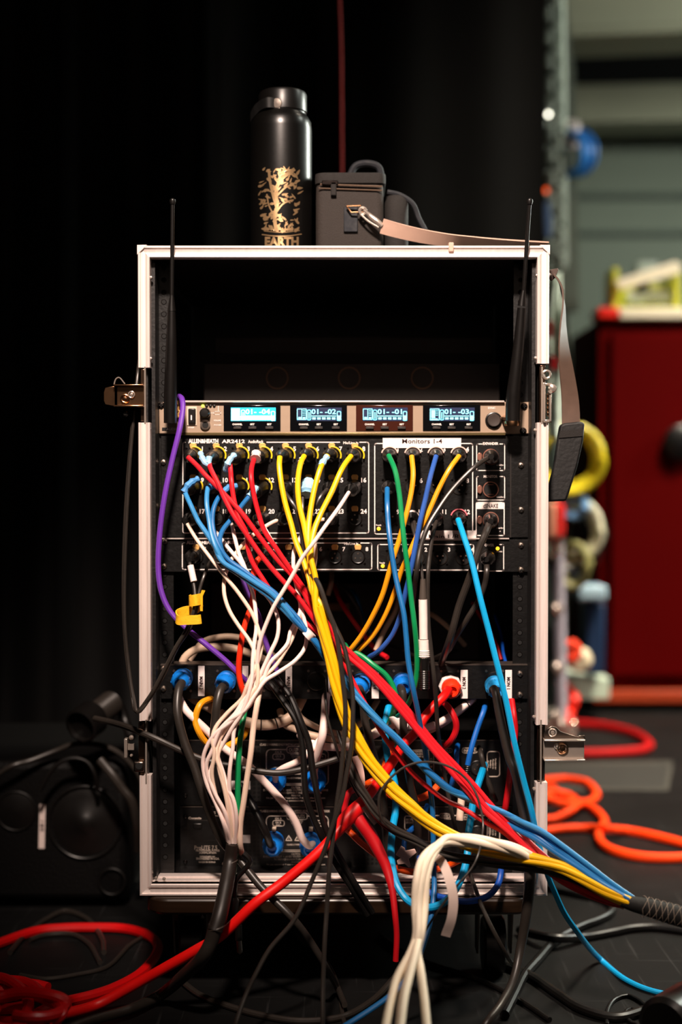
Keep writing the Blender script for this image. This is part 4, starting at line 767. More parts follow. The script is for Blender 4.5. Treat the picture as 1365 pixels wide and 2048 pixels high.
# black pair beside the white fan
for k, (lab, pts) in enumerate((('black cable dropping diagonally from behind the white fan, left of a close pair', [(530, 1355, -.03), (541, 1367, -.05), (568, 1403), (592, 1440, -.07), (604, 1481), (608, 1529), (612, 1590, -.08), (628, 1638), (643, 1672, -.08), (664, 1715, -.07), (700, 1770, -.075), (735, 1830, -.06)]), ('black cable dropping diagonally from behind the white fan, right of a close pair', [(545, 1345, -.03), (556, 1360, -.05), (580, 1391), (601, 1440, -.075), (618, 1486), (626, 1541), (635, 1590, -.085), (647, 1643), (658, 1672, -.085), (680, 1715, -.075), (712, 1770, -.078), (745, 1825, -.06)]))): cable(lab, RUB, .0040, pts, name='power_cable')
cable('thin grey-black lead dropping in front of the white loom', RUBG, .0018, [(650, 1360, -.02), (652, 1400, -.05), (655, 1432), (669, 1481, -.06), (680, 1515, -.06), (700, 1560, -.07), (728, 1610, -.085)], name='thin_cable')
cable('horizontal black cable strung across both sides of the case above the lower amplifier', RUBG, .0042, [(212, 1440, 'g') if 0 else (190, 1437, .08), (224, 1445, .05), (280, 1464, -.045), (317, 1480, -.055), (364, 1502), (412, 1521), (459, 1532, -.06), (507, 1541), (556, 1546), (604, 1539, -.06), (640, 1529), (680, 1516, -.05), (720, 1495, -.01)], name='power_cable')
cable('short grey-black cable hanging at the right INPUTS box', RUBG, .0036, [(958, 1495, .02), (963, 1511, .0), (972, 1549), (984, 1582, .0), (992, 1600, .03)], name='audio_cable')
# interior looms
def loom(label, pts, r=.0052, m_=LOOM, ties=(), name='cable_loom'):
    p = path(pts); t = thing(name, label, 'cable loom', p[0]); sp = spline(p); MB().tube(sp, r, 12).build('cord', m_, t)
    for f in ties:
        i = int(f*(len(sp)-2)); MB().torus(sp[i], (sp[i+1]-sp[i]), r*1.06, .0009, 20, 6).build('cable_tie', RUB, t)
    return t
loom('beige loom arching up behind the left of the patch panel', [(362, 1335, .03), (370, 1315, .03), (390, 1300, .03), (421, 1294), (472, 1298, .03), (530, 1320, .04), (560, 1340, .05)])
loom('thin beige loom arching highest behind the patch panel', [(380, 1320, .06), (405, 1285, .06), (434, 1275), (472, 1274, .06), (520, 1290, .07), (556, 1320, .08)], .0042)
loom('thick tied beige loom sagging under the patch panel at left', [(372, 1382, .03), (387, 1396, .02), (421, 1415), (446, 1430, .01), (490, 1443), (522, 1450, .0), (553, 1447), (585, 1431, .01), (600, 1406), (612, 1380, .03)], .0068, ties=(.3, .62, .72))
loom('beige cable sagging low beneath the tied loom', [(560, 1420, .03), (569, 1448, .015), (590, 1458), (617, 1468, 0), (664, 1478), (700, 1480, 0), (735, 1472, .01), (768, 1450, .02), (782, 1420, .04)], .0046)
loom('pale pink cable running level under the beige sagging one', [(600, 1470, .03), (625, 1486, .0), (651, 1493), (697, 1493, -.005), (726, 1481), (754, 1467, -.01), (792, 1449), (820, 1452), (849, 1456, -.005), (888, 1441), (938, 1404, .01), (950, 1390, .03)], .0050, WHT, (.86, .93, .78))
loom('second beige loom strapped along the right pale cable', [(800, 1462, .0), (849, 1464, .005), (885, 1448), (925, 1418, .01), (948, 1398, .03)], .0044, ties=(.5, .7))
loom('beige cable looping beside the white leads below the patch panel', [(585, 1375, .04), (590, 1400, .02), (600, 1432), (625, 1450, .01), (655, 1462), (690, 1466, .015), (730, 1440, .02), (756, 1400, .04)], .0040)
cable('amber cable curling under the second blue plug', AMB, .0042, [(428, 1398, .02), (418, 1399, -.01), (400, 1410, -.03), (391, 1440), (398, 1464, -.035), (415, 1487), (440, 1497, -.02), (463, 1488), (485, 1475, 0), (495, 1455, .02)])
cable('green cable running down behind the white fan to the case bottom', GRN, .0037, [(492, 1405, -.05), (487, 1437, -.075), (482, 1469), (477, 1529, -.08), (476, 1578), (476, 1638, -.08), (472, 1700, -.085), (466, 1755, -.09), (461, 1795, -.09), (459, 1830, -.09)])
cable('green cable arching from behind the red strands over the patch panel', GRN, .0036, [(690, 1290, .0), (700, 1301, -.045), (722, 1311), (747, 1330, -.06), (773, 1351), (787, 1374), (792, 1395, -.06), (787, 1426), (779, 1446, -.02), (774, 1460, .02)])
cable('single cream cable hanging right of the green one', CREAM, .0036, [(522, 1370, -.09), (516, 1400, -.11), (507, 1457), (502, 1505, -.115), (495, 1553), (488, 1602, -.11), (481, 1650), (481, 1690, -.1), (484, 1706, -.09)])
# white sticky tape flags and straps
m = MB(); m.prism([P(x, y, -.05) for x, y in ((778, 1435), (788, 1433), (795, 1437), (806, 1436), (818, 1450), (816, 1456), (800, 1460), (797, 1470), (793, 1464), (790, 1456), (775, 1462), (772, 1456), (784, 1448))], (0, 1, 0), .004); tag(m.build('velcro_tie', TAPEW, bevel=.001), 'white hook and loop tie fluttering on the pale loom beside the fat red cable', 'cable tie')
m = MB(); PNK = mat('pinkish_tape', (214, 176, 164), .6, noise=.1); m.prism([P(x, y, -.06) for x, y in ((803, 1692), (810, 1696), (812, 1702), (830, 1698), (834, 1706), (818, 1718), (822, 1732), (819, 1736), (810, 1728), (796, 1730), (794, 1722), (802, 1716), (792, 1710))], (0, 1, 0), .003); tag(m.build('velcro_tie', PNK, bevel=.0008), 'star shaped pinkish tie flag beside the cyan loop near the case bottom', 'cable tie')
m = MB(); ribbon(m, [(P(712, 1512, -.06), Vector((1, 0, 0))), (P(721, 1545, -.062), Vector((1, 0, 0))), (P(723, 1582, -.066), Vector((1, 0, 0)))], .0100, .0012); tag(m.build('velcro_tie', PNK), 'pinkish strap hanging behind the grey strands just left of the yellow ones', 'cable tie')
m = MB(); ribbon(m, [(P(730, 1612, -.095), Vector((.8, 0, .5))), (P(743, 1632, -.1), Vector((.8, 0, .5))), (P(754, 1646, -.1), Vector((.8, 0, .5)))], .0085, .0012); tag(m.build('tape_flag', mat('pink_white_tape', (230, 196, 190), .6)), 'small pink-white tape flag on the grey strands beside the red joint', 'tape')
m = MB(); ribbon(m, [(P(868, 1712, -.15), Vector((1, 0, .6))), (P(884, 1724, -.18), Vector((1, 0, .4))), (P(898, 1755, -.2), Vector((1, 0, .1))), (P(907, 1795, -.21), Vector((1, 0, 0))), (P(904, 1835, -.21), Vector((1, 0, -.1))), (P(892, 1872, -.2), Vector((1, 0, -.3)))], .0110, .0014); tag(m.build('velcro_tie', mat('grey_white_strap', (206, 184, 174), .75, noise=.1)), 'grey-white strap curling down right of the cream bundle', 'cable tie')
# power and data leads at lower right
PC = [(790, 1400), (775, 1426)]
cable('cyan lead making a deep loop below the case opening', CYAN, .0047, [(782, 1400, .02), (775, 1426, .0), (771, 1449), (773, 1496, -.01), (780, 1530), (788, 1557, -.02), (792, 1591), (791, 1626, -.03), (787, 1649), (783, 1687, -.06), (784, 1725), (795, 1771, -.11), (814, 1799), (833, 1811, -.13), (862, 1815), (887, 1806, -.12), (905, 1789), (918, 1768, -.1), (929, 1740), (936, 1703, -.07), (937, 1673), (942, 1639, -.05), (947, 1606), (954, 1578, -.04), (963, 1550, -.02), (970, 1530, .03)], name='power_cable')
cable('deep blue lead looping over the bottom rail right of the cyan loop', mat('deep_blue_jacket', (14, 74, 170), .4), .0040, [(1000, 1690, .0), (1003, 1738, -.07), (997, 1768), (975, 1793, -.1), (935, 1803), (895, 1797, -.1), (860, 1786), (845, 1765, -.07), (842, 1735, -.03), (838, 1700, .02)], name='power_cable')
t = cable('blue data lead with a ribbed black boot hanging at the INPUTS box', mat('data_blue_jacket', (18, 96, 184), .4), .0036, [(972, 1405, .02), (968, 1422, .0), (955, 1458), (942, 1502, -.015), (936, 1530)], name='network_cable')
m = MB()
for k in range(7): m.torus(P(936-k*.8, 1533+k*4, -.0155), (0, .1, 1), .0046, .0010, 16, 6)
m.tube([P(936, 1530, -.015), P(930, 1560, -.016), P(926, 1590, -.017)], [.0044, .0050, .0052], 14); m.build('plug_boot', BLKP, t)
m = MB(); m.tube([P(924, 1594, -.018), P(920, 1640, -.02)], .0048, 14); m.build('plug_body', CREAM, t)
cable('short blue lead dropping behind the red strands at the INPUTS box', mat('data_blue_jacket', (18, 96, 184)), .0034, [(916, 1490, .03), (914, 1506, .01), (913, 1535), (906, 1560, .02), (900, 1590, .04)], name='network_cable')
cable('small blue lead curving out of the lower amplifier left of the round INPUTS frame', mat('data_blue_jacket', (18, 96, 184)), .0034, [(856, 1610, .04), (842, 1640, .02), (828, 1655, .01), (812, 1672), (808, 1700, .03)], name='network_cable')
cable('orange lead curving behind the yellow strands in front of the upper amplifier', ORG, .0046, [(882, 1560, .03), (876, 1572, .0), (859, 1588), (830, 1599, -.01), (804, 1600), (780, 1590, -.01), (765, 1570), (768, 1545, -.01), (775, 1515), (784, 1485, .02)], name='power_cable')
cable('orange lead running low above the bottom rail behind the cream bundle', ORG, .0042, [(690, 1655, .0), (700, 1664, -.04), (722, 1685), (752, 1709, -.05), (790, 1735), (825, 1744, -.05), (860, 1742), (888, 1734, -.04), (912, 1724), (935, 1710, .0), (945, 1690, .03)], name='power_cable')
cable('short orange stub poking out behind the fat red cable', ORG, .0042, [(722, 1580, .0), (731, 1570, -.02), (743, 1563, -.03), (760, 1556, -.02), (776, 1545, .02)], name='power_cable')
cable('red lead looping left of the red joint', RED, .0042, [(722, 1570, .0), (710, 1578, -.04), (697, 1588, -.06), (691, 1607), (690, 1633, -.06), (697, 1655, -.04), (712, 1672, .0)], name='power_cable')
cable('dark red lead curving down below the red ringed plug', mat('deep_red_jacket', (190, 10, 22)), .0042, [(884, 1402, .0), (898, 1415, -.02), (911, 1439, -.025), (913, 1458), (904, 1479, -.02), (888, 1493), (870, 1502, .02)], name='power_cable')
cable('red lead running down behind the rightmost black speaker lead', mat('deep_red_jacket', (190, 10, 22)), .0042, [(1024, 1400, -.005), (1028, 1430, -.02), (1031, 1460), (1027, 1500, -.02), (1022, 1534), (1018, 1572), (1011, 1618, -.01), (1008, 1640, .03)], name='power_cable')
t = cable('black jack lead dangling under the case bottom with a bare metal tip', RUB, .0036, [(480, 1700, -.09), (500, 1722, -.092), (472, 1760, -.09), (468, 1795, -.09)], name='jack_cable')
m = MB(); m.tube([P(468, 1793, -.09), P(466, 1800, -.09), P(464, 1850, -.09)], [.005, .0078, .0070], 14); m.tube([P(477, 1850, -.088), P(478, 1880, -.088)], .0046, 12); m.build('plug_body', BLKP, t); m = MB(); m.tube([P(478, 1880, -.088), P(480, 1904, -.088), P(480, 1908, -.088)], [.0034, .0036, .0012], 10); m.build('plug_tip', SCREW, t)
# small leads deep in the middle bay
deep = [('red twisted lead deep behind the amber cables', RED, .0034, [(668, 1170, .15), (680, 1200, .12), (700, 1232, .1), (722, 1262, .1), (752, 1300, .12), (775, 1315, .1)]), ('grey lead arching deep behind the amber cables', RUBG, .0028, [(674, 1162, .12), (697, 1186, .1), (718, 1220, .1), (727, 1250, .1), (735, 1290, .12)]), ('blue lead glimpsed deep behind the amber cables', BLU, .0026, [(704, 1180, .16), (716, 1200, .14), (722, 1225, .14), (730, 1245, .14), (760, 1290, .14)]),
 ('brown-grey loom rising deep behind the blue and green cables', LOOM, .0034, [(800, 1190, .12), (790, 1225, .1), (770, 1260, .1), (752, 1300, .1)]), ('grey lead crossing deep right of the inline adapter', RUBG, .0026, [(780, 1290, .14), (810, 1302, .12), (850, 1318, .12), (880, 1312, .12), (915, 1300, .14)]), ('beige lead deep right of the inline adapter', LOOM, .0036, [(862, 1228, .14), (880, 1240, .12), (905, 1262, .12), (930, 1290, .14)]), ('dark red lead deep at the right of the middle bay', mat('deep_red_jacket', (190, 10, 22)), .0022, [(945, 1205, .14), (965, 1240, .12), (990, 1280, .1), (1003, 1320, .08)]),
 ('dark blue lead deep at the right of the middle bay', mat('deep_blue_jacket', (14, 74, 170)), .0022, [(990, 1230, .14), (1003, 1270, .12), (1008, 1310, .08), (1020, 1334, .05), (1034, 1326, .05)]), ('short brown lead hanging deep left of the amber cables', LOOM, .0036, [(664, 1145, .14), (663, 1165, .12), (656, 1190, .12)])]
for lab, m_, r, pts in deep: cable(lab, m_, r, pts, name='inner_lead')
# ------------------------------------------------------------------ bottle on the case
bx = P(566, 484, .12); zt_top = zt
BY = .10
def S(py, y=BY): return P(566, py, y).z
c0 = P(563, 486, BY); sc = (D0+BY)/FPX
rb = 61*sc
bt = thing('water_bottle', 'black steel water bottle with engraved leafy tree motif and wide screw cap', 'bottle', (c0.x, BY, zt))
STEEL = mat('powder_black', (9, 8, 7), .30, .0, noise=.15, nscale=400)
m = MB(); zz0 = zt+.001; zs = S(262)
prof = [(0, rb*.90), (.003, rb*.97), (.008, rb), (zs-zz0, rb), (S(246)-zz0, rb*.975), (S(236)-zz0, rb*.88), (S(230)-zz0, rb*.80), (S(224)-zz0, rb*.76), (S(220)-zz0, rb*.74)]
m.lathe((c0.x, BY, zz0), (0, 0, 1), prof, 64); body = m.build('bottle_body', STEEL, bt)
m = MB(); rc = 48*sc; cx = P(566, 200, BY).x
m.lathe((cx, BY, S(234)), (0, 0, 1), [(0, rc*.9), (.001, rc*.96), (S(228)-S(234), rc*.96), (S(226)-S(234), rc), (S(192)-S(234), rc), (S(187)-S(234), rc*.95), (S(184.5)-S(234), rc*.85), (S(184)-S(234), .001)], 56); cp = m.build('cap', BLKP, bt)
m = MB(); m.lathe((cx, BY, S(237)), (0, 0, 1), [(0, rc*.93), (.0012, rc*.93)], 48); m.build('neck_ring', mat('bare_steel_ring', (150, 130, 112), .3, 1.), bt)
bc_ = P(555, 206, BY-rc*1.0); m = MB(); m.lathe(bc_+Vector((0, .004, 0)), (-.15, -1, 0), [(0, .007), (.0035, .007), (.0045, .006), (.005, .0008)], 28); bn = m.build('silver_button', CHROME, bt)
m = MB(); m.lathe(P(560, 184, BY), (0, 0, 1), [(0, .004), (.003, .003), (.004, .001)], 12); m.build('cap_stud', CHROME, bt)
m = MB(); pts = [(bc_+Vector((0, .003, 0)), up), (P(536, 205, BY-rc*1.02), up), (P(518, 214, BY-rc*.6), up), (P(508, 226, BY-.01), up), (P(503, 235, BY+.02), up)]; ribbon(m, pts, .0135, .0024); m.build('carry_strap', mat('black_silicone', (6, 5, 5), .6), bt)
GOLDF = mat('engraved_gold_steel', (214, 176, 130), .32, .85, noise=.3, nscale=60)
def onb(px, py, r=None):
    """point on the bottle wall under a pixel"""
    d = ray(px, py); r = (rb if r is None else r)+.0003; ox, oy = CAM.x-c0.x, CAM.y-BY; A = d.x*d.x+d.y*d.y; B = 2*(ox*d.x+oy*d.y); Cc = ox*ox+oy*oy-r*r; disc = B*B-4*A*Cc
    if disc < 0: return None
    t_ = (-B-math.sqrt(disc))/(2*A); return CAM+d*t_
m = MB()
def leaf(cx_, cy_, a, l, w):
    q = []
    for i in range(10):
        t_ = 2*math.pi*i/10; u = math.cos(t_)*l/2; v = math.sin(t_)*w/2*(1-.5*math.cos(t_)); q.append(onb(cx_+u*math.cos(R(a))-v*math.sin(R(a)), cy_-u*math.sin(R(a))-v*math.cos(R(a))))
    if all(q): m.v += q; m.face(list(range(len(m.v)-10, len(m.v))))
def vine(pts, w):
    v = spline([Vector((x, y, 0)) for x, y in pts], 3)
    for i in range(len(v)-1):
        d = v[i+1]-v[i]; n = Vector((-d.y, d.x, 0)).normalized()*w/2; q = [onb(*(p_.xy)) for p_ in (v[i]-n, v[i+1]-n, v[i+1]+n, v[i]+n)]
        if all(q): m.v += q; m.face(list(range(len(m.v)-4, len(m.v))))
vine([(552, 460), (550, 430), (555, 410), (552, 385), (560, 362), (575, 348), (590, 338)], 7); vine([(552, 410), (545, 385), (540, 360), (538, 338)], 5); vine([(554, 392), (570, 376), (586, 368), (600, 360)], 3.5); vine([(548, 430), (538, 410), (534, 388)], 3); vine([(553, 425), (566, 408), (584, 400)], 3)
rng = random.Random(3)
for k in range(150):
    t_ = rng.random(); y_ = 335+t_*122; w_ = 44-8*abs(t_-.4)*2; x_ = 560+rng.uniform(-w_, w_)*.95
    if abs(x_-572) < 9 and 405 < y_ < 435: continue
    leaf(x_, y_, rng.choice((35, 60, 15, 130, 150))+rng.uniform(-15, 15), rng.uniform(7, 15), rng.uniform(2.5, 5.5))
for k in range(14): leaf(528+k*5.2+rng.uniform(-1, 1), 458+rng.uniform(-3, 3), rng.uniform(0, 180), rng.uniform(8, 13), rng.uniform(4, 6))
vine([(528, 462), (550, 464), (575, 464), (600, 461)], 1.4); vine([(524, 469), (550, 472), (575, 472), (604, 468)], 2.0)
for i in range(len(m.v)): pass
vs, fs = glyphs('EARTH', .05); x0_, x1_ = min(v[0] for v in vs), max(v[0] for v in vs); o_ = len(m.v)
pp_ = [onb(530+(v[0]-x0_)/(x1_-x0_)*68, 491-(v[1])/.72*17) for v in vs]
if all(pp_):
    m.v += pp_
    for f in fs: m.face([o_+i for i in f])
m.build('engraved_motif', GOLDF, body, smooth=False)
# ------------------------------------------------------------------ camera bag with strap
FAB = mat('grey_brown_canvas', (36, 28, 23), .75, noise=.15, nscale=300, bump=.5, bscale=900)
FABD = mat('dark_canvas_trim', (20, 15, 12), .8, noise=.15, nscale=300, bump=.4, bscale=900)
YBg = .06
bag = thing('camera_bag', 'small grey-brown canvas camera bag with a leather shoulder strap on top of the case', 'camera bag', (P(702, 484, YBg).x, YBg+.05, zt))
def rbx(mb, x0, x1, y0_, y1_, z0, z1, r, top=0):
    """soft box: rounded in plan, drawn in at the top"""
    rings = []
    for zz_, s_ in ((z0, .97), (z0+(z1-z0)*.08, 1.0), (z0+(z1-z0)*.7, 1.0), (z0+(z1-z0)*.9, .99), (z0+(z1-z0)*.97, .96-top), (z1, .90-top)):
        ring = []; cxm, cym = (x0+x1)/2, (y0_+y1_)/2; hx, hy = (x1-x0)/2*s_, (y1_-y0_)/2*s_
        for sx, sy, a0 in ((1, 1, 0), (-1, 1, 90), (-1, -1, 180), (1, -1, 270)):
            for i in range(5): t_ = R(a0+22.5*i); ring.append(Vector((cxm+sx*(hx-r)+r*math.cos(t_), cym+sy*(hy-r)+r*math.sin(t_), zz_)))
        rings.append(ring)
    return mb.loft(rings)
ax0, ax1 = P(632, 430, YBg).x, P(768, 430, YBg).x; az = P(700, 350, YBg).z
rbx(MB(), ax0, ax1, YBg, YBg+.10, zt+.001, az-.004, .010).build('bag_body', FAB, bag)
rbx(MB(), ax0-.001, ax1+.003, YBg-.002, YBg+.102, az-.012, az+.004, .011, .02).build('lid', FABD, bag)
m = MB(); m.tube([Vector((ax0+.006, YBg-.003, az-.013)), Vector((ax1-.002, YBg-.003, az-.016))], .0012, 6)
m.tube([Vector((ax0+.004, YBg-.002, az-.018)), Vector((ax1-.002, YBg-.002, az-.021))], .0009, 6); zp = m.build('zip', mat('zip_tape', (86, 66, 50), .5), bag)
m = MB(); a_ = P(662, 372, YBg-.003); m.box((a_.x, YBg-.006, a_.z-.013), (a_.x+.0075, YBg-.003, a_.z+.005)); m.build('zip_puller', FABD, zp, bevel=.001)
m = MB(); m.box((a_.x-.012, YBg-.006, a_.z+.001), (a_.x+.010, YBg-.003, a_.z+.007)); m.build('zip_slider', mat('black_screw', (38, 32, 30)), zp, bevel=.001)
rbx(MB(), P(770, 430, YBg+.02).x, P(818, 430, YBg+.02).x, YBg+.02, YBg+.09, zt+.001, P(770, 388, YBg+.02).z, .014, .05).build('side_pocket', FABD, bag)
m = MB(); m.tube(spline([P(775, 384, YBg+.03), P(800, 390, YBg+.03), P(826, 408, YBg+.03), P(838, 436, YBg+.03), P(852, 462, YBg+.02)], .003), .0036, 8); m.build('carry_loop', mat('blue_flecked_webbing', (14, 17, 24), .7, noise=.8, nscale=120), bag)
m = MB(); m.tube(spline([P(700, 352, YBg+.05), P(712, 332, YBg+.05), P(735, 327, YBg+.05), P(757, 334, YBg+.05), P(764, 354, YBg+.05)], .003), .0050, 10); m.build('top_handle', mat('blue_flecked_webbing', (34, 44, 56)), bag)
m = MB(); b0 = P(688, 414, YBg-.003); b1 = P(716, 464, YBg-.003); m.box((b0.x, YBg-.004, b1.z), (b1.x, YBg, b0.z)); m.build('strap_tab', mat('blue_flecked_webbing', (34, 44, 56)), bag, bevel=.001)
m = MB(); q = [P(694, 412, YBg-.01), P(722, 411, YBg-.012), P(728, 424, YBg-.012), P(703, 425, YBg-.01)]; m.tube(q+[q[0]], .0013, 8); m.build('triangle_ring', NICKEL_WARM, bag)
m = MB(); m.torus(P(726, 422, YBg-.014), (0, 1, 0), .0042, .0022, 18, 8); m.tube(spline([P(728, 420, YBg-.014), P(742, 432, YBg-.018), P(757, 444, YBg-.02), P(765, 452, YBg-.02)], .002), [.0014, .0030, .0036, .0032], 10); m.tube(spline([P(721, 428, YBg-.014), P(738, 443, YBg-.016), P(758, 455, YBg-.018)], .002), .0016, 8); m.build('snap_hook', CHROME, bag)
LEA = mat('tan_grey_leather', (196, 160, 142), .55, noise=.1, nscale=60); LEAD = mat('dusty_brown_strap', (84, 64, 53), .6, noise=.25, nscale=60)
m = MB(); ribbon(m, [(P(764, 452, YBg-.02), Vector((0, -.4, 1))), (P(800, 462, YBg-.02), Vector((0, -.5, 1))), (P(850, 473, YBg-.03), Vector((0, -.8, .8))), (P(905, 481, YBg-.04), Vector((0, -1, .5))), (P(960, 485, YBg-.03), Vector((0, -1, .35))), (P(1010, 487, YBg-.02), Vector((0, -1, .12))), (P(1094, 487.5, YBg-.01), Vector((0, -1, .02)))], .020, .0018); sp1 = m.build('shoulder_strap', LEA, bag)
m = MB(); m.box((P(898, 478, YR).x, YR-.001, zt-.008), (P(908, 478, YR).x, YR+.03, zt+.004)); m.build('strap_keeper', LEA, sp1, bevel=.001)
# strap hanging beside the case at right
YS = .0
hs = thing('hanging_strap', 'dusty brown strap with a black padded end hanging beside the case at right', 'strap', P(1128, 700, YS))
m = MB(); X_ = Vector((1, 0, 0)); ribbon(m, [(P(1108, 548, YS), Vector((.3, 1, 0))), (P(1120, 565, YS), Vector((.2, 1, 0))), (P(1128, 605, YS), Vector((.1, 1, 0))), (P(1127, 650, YS), Vector((.25, 1, 0))), (P(1128, 690, YS), Vector((.6, .7, 0))), (P(1134, 740, YS), Vector((.9, .4, 0))), (P(1141, 800, YS), X_), (P(1143, 850, YS), X_)], .0235, .0022); m.build('webbing', LEAD, hs)
m = MB(); m.prism([P(x, y, YS-.004) for x, y in ((1121, 850), (1130, 846), (1160, 843), (1171, 846), (1168, 880), (1157, 930), (1140, 985), (1134, 1002), (1094, 1004), (1095, 985), (1108, 935))], (0, 1, 0), .012); m.build('pad', mat('black_pad', (6, 5, 5), .65, bump=.3), hs, bevel=.003)
m = MB(); m.prism([P(x, y, YS-.0055) for x, y in ((1121, 862), (1168, 858), (1167, 872), (1119, 876))], (0, 1, 0), .0015); m.build('stitched_band', FABD, hs)
m = MB(); m.prism([P(x, y, YS-.004) for x, y in ((1098, 540), (1116, 536), (1118, 540), (1111, 556), (1104, 562), (1098, 556))], (0, 1, 0), .004); m.build('buckle', mat('dark_buckle', (90, 76, 70), .4, .6), hs, bevel=.0006)
# ------------------------------------------------------------------ setting
FLOORM = bpy.data.materials.new('black_stage_vinyl'); FLOORM.use_nodes = True; nt = FLOORM.node_tree; b_ = nt.nodes['Principled BSDF']
tc = nt.nodes.new('ShaderNodeTexCoord'); n1 = nt.nodes.new('ShaderNodeTexNoise'); n1.inputs['Scale'].default_value = 3.5; n1.inputs['Detail'].default_value = 8; n1.inputs['Roughness'].default_value = .65
mp = nt.nodes.new('ShaderNodeMapping'); mp.inputs['Rotation'].default_value = (0, 0, .5); mp.inputs['Scale'].default_value = (60, 2.2, 1); n2 = nt.nodes.new('ShaderNodeTexNoise'); n2.inputs['Scale'].default_value = 2.2; n2.inputs['Detail'].default_value = 3
mp3 = nt.nodes.new('ShaderNodeMapping'); mp3.inputs['Rotation'].default_value = (0, 0, -.9); mp3.inputs['Scale'].default_value = (2.5, 70, 1); n3 = nt.nodes.new('ShaderNodeTexNoise'); n3.inputs['Scale'].default_value = 2; n3.inputs['Detail'].default_value = 3
nt.links.new(tc.outputs['Object'], n1.inputs['Vector']); nt.links.new(tc.outputs['Object'], mp.inputs['Vector']); nt.links.new(mp.outputs[0], n2.inputs['Vector']); nt.links.new(tc.outputs['Object'], mp3.inputs['Vector']); nt.links.new(mp3.outputs[0], n3.inputs['Vector'])
def ramp(src, stops):
    r = nt.nodes.new('ShaderNodeValToRGB'); e = r.color_ramp.elements; e[0].position, e[0].color = stops[0][0], (*[stops[0][1]]*3, 1); e[1].position, e[1].color = stops[-1][0], (*[stops[-1][1]]*3, 1)
    nt.links.new(src, r.inputs['Fac']); return r
r1 = ramp(n1.outputs['Fac'], ((.3, .0035), (.75, .009))); r2 = ramp(n2.outputs['Fac'], ((.62, 0), (.72, .012))); r3 = ramp(n3.outputs['Fac'], ((.63, 0), (.73, .010)))
def addn(a, b):
    x = nt.nodes.new('ShaderNodeMix'); x.data_type = 'RGBA'; x.blend_type = 'ADD'; x.inputs['Factor'].default_value = 1; nt.links.new(a, x.inputs['A']); nt.links.new(b, x.inputs['B']); return x.outputs['Result']
col = addn(addn(r1.outputs[0], r2.outputs[0]), r3.outputs[0]); nt.links.new(col, b_.inputs['Base Color'])
b_.inputs['Roughness'].default_value = .55; b_.inputs['Specular IOR Level'].default_value = .14
m = MB(); m.box((-4.5, -2.6, -.02), (4.5, 6.0, 0)); struct(m.build('floor', FLOORM))
CONC = mat('sage_grey_block', (104, 112, 100), .8, noise=.15, nscale=2, bump=.3, bscale=20)
m = MB(); m.box((-4.5, 4.6, 0), (4.5, 4.8, 4.6)); struct(m.build('wall_back', CONC))
m = MB(); m.box((4.3, -2.6, 0), (4.5, 4.6, 4.6)); struct(m.build('wall_right', CONC))
m = MB(); m.box((-4.5, -2.6, 0), (-4.3, 4.6, 4.6)); struct(m.build('wall_left', mat('black_wall', (10, 10, 10), .9)))
m = MB(); m.box((-4.5, -2.6, 4.6), (4.5, 4.8, 4.8)); struct(m.build('ceiling', mat('black_wall', (10, 10, 10))))
GSEAM = mat('dark_sage_trim', (60, 68, 62), .8)
for k, (pa, pb, dd) in enumerate(((386, 397, 4.57), (462, 472, 4.57), (258, 276, 4.55))):
    a_ = P(1100, pa, dd); b_2 = P(1500, pb, dd); m = MB(); m.box((.6, dd, b_2.z), (4.29, dd+.03, a_.z)); struct(m.build('trim_%d' % (k+1), GSEAM))
BEAM = mat('sage_painted_beam', (142, 142, 122), .7, noise=.12, nscale=3)
def beam(pt, pb, yb, lab, sl):
    zt_ = P(1200, pt, yb).z; zb_ = P(1200, pb, yb).z; m = MB(); x0_, x1_ = .75, 4.25
    for z0_, z1_, d0, d1 in ((zb_, zt_, 0, .2), (zb_, zb_+.03, -.05, 0)):
        o_ = len(m.v)
        m.v += [Vector(p_) for p_ in ((x0_, yb+d0, z0_), (x1_, yb+d0-sl, z0_), (x1_, yb+d1-sl, z0_), (x0_, yb+d1, z0_), (x0_, yb+d0, z1_), (x1_, yb+d0-sl, z1_), (x1_, yb+d1-sl, z1_), (x0_, yb+d1, z1_))]
        for q in ((0,3,2,1),(4,5,6,7),(0,1,5,4),(1,2,6,5),(2,3,7,6),(3,0,4,7)): m.face([o_+i for i in q])
    tag(m.build('ceiling_beam', BEAM, bevel=.004), lab, 'beam')
beam(-60, 84, 3.0, 'nearer pale sage steel beam crossing the top right corner', .5); beam(172, 254, 4.1, 'farther olive-grey steel beam below the black gap at top right', .3)
zg = P(1200, 176, 4.35).z; m = MB(); m.box((.6, 4.35, zg), (4.29, 4.4, 4.59)); struct(m.build('wall_upper_black_panel', mat('black_wall', (10, 10, 10))))  # black panel added so the gap between the beams stays dark
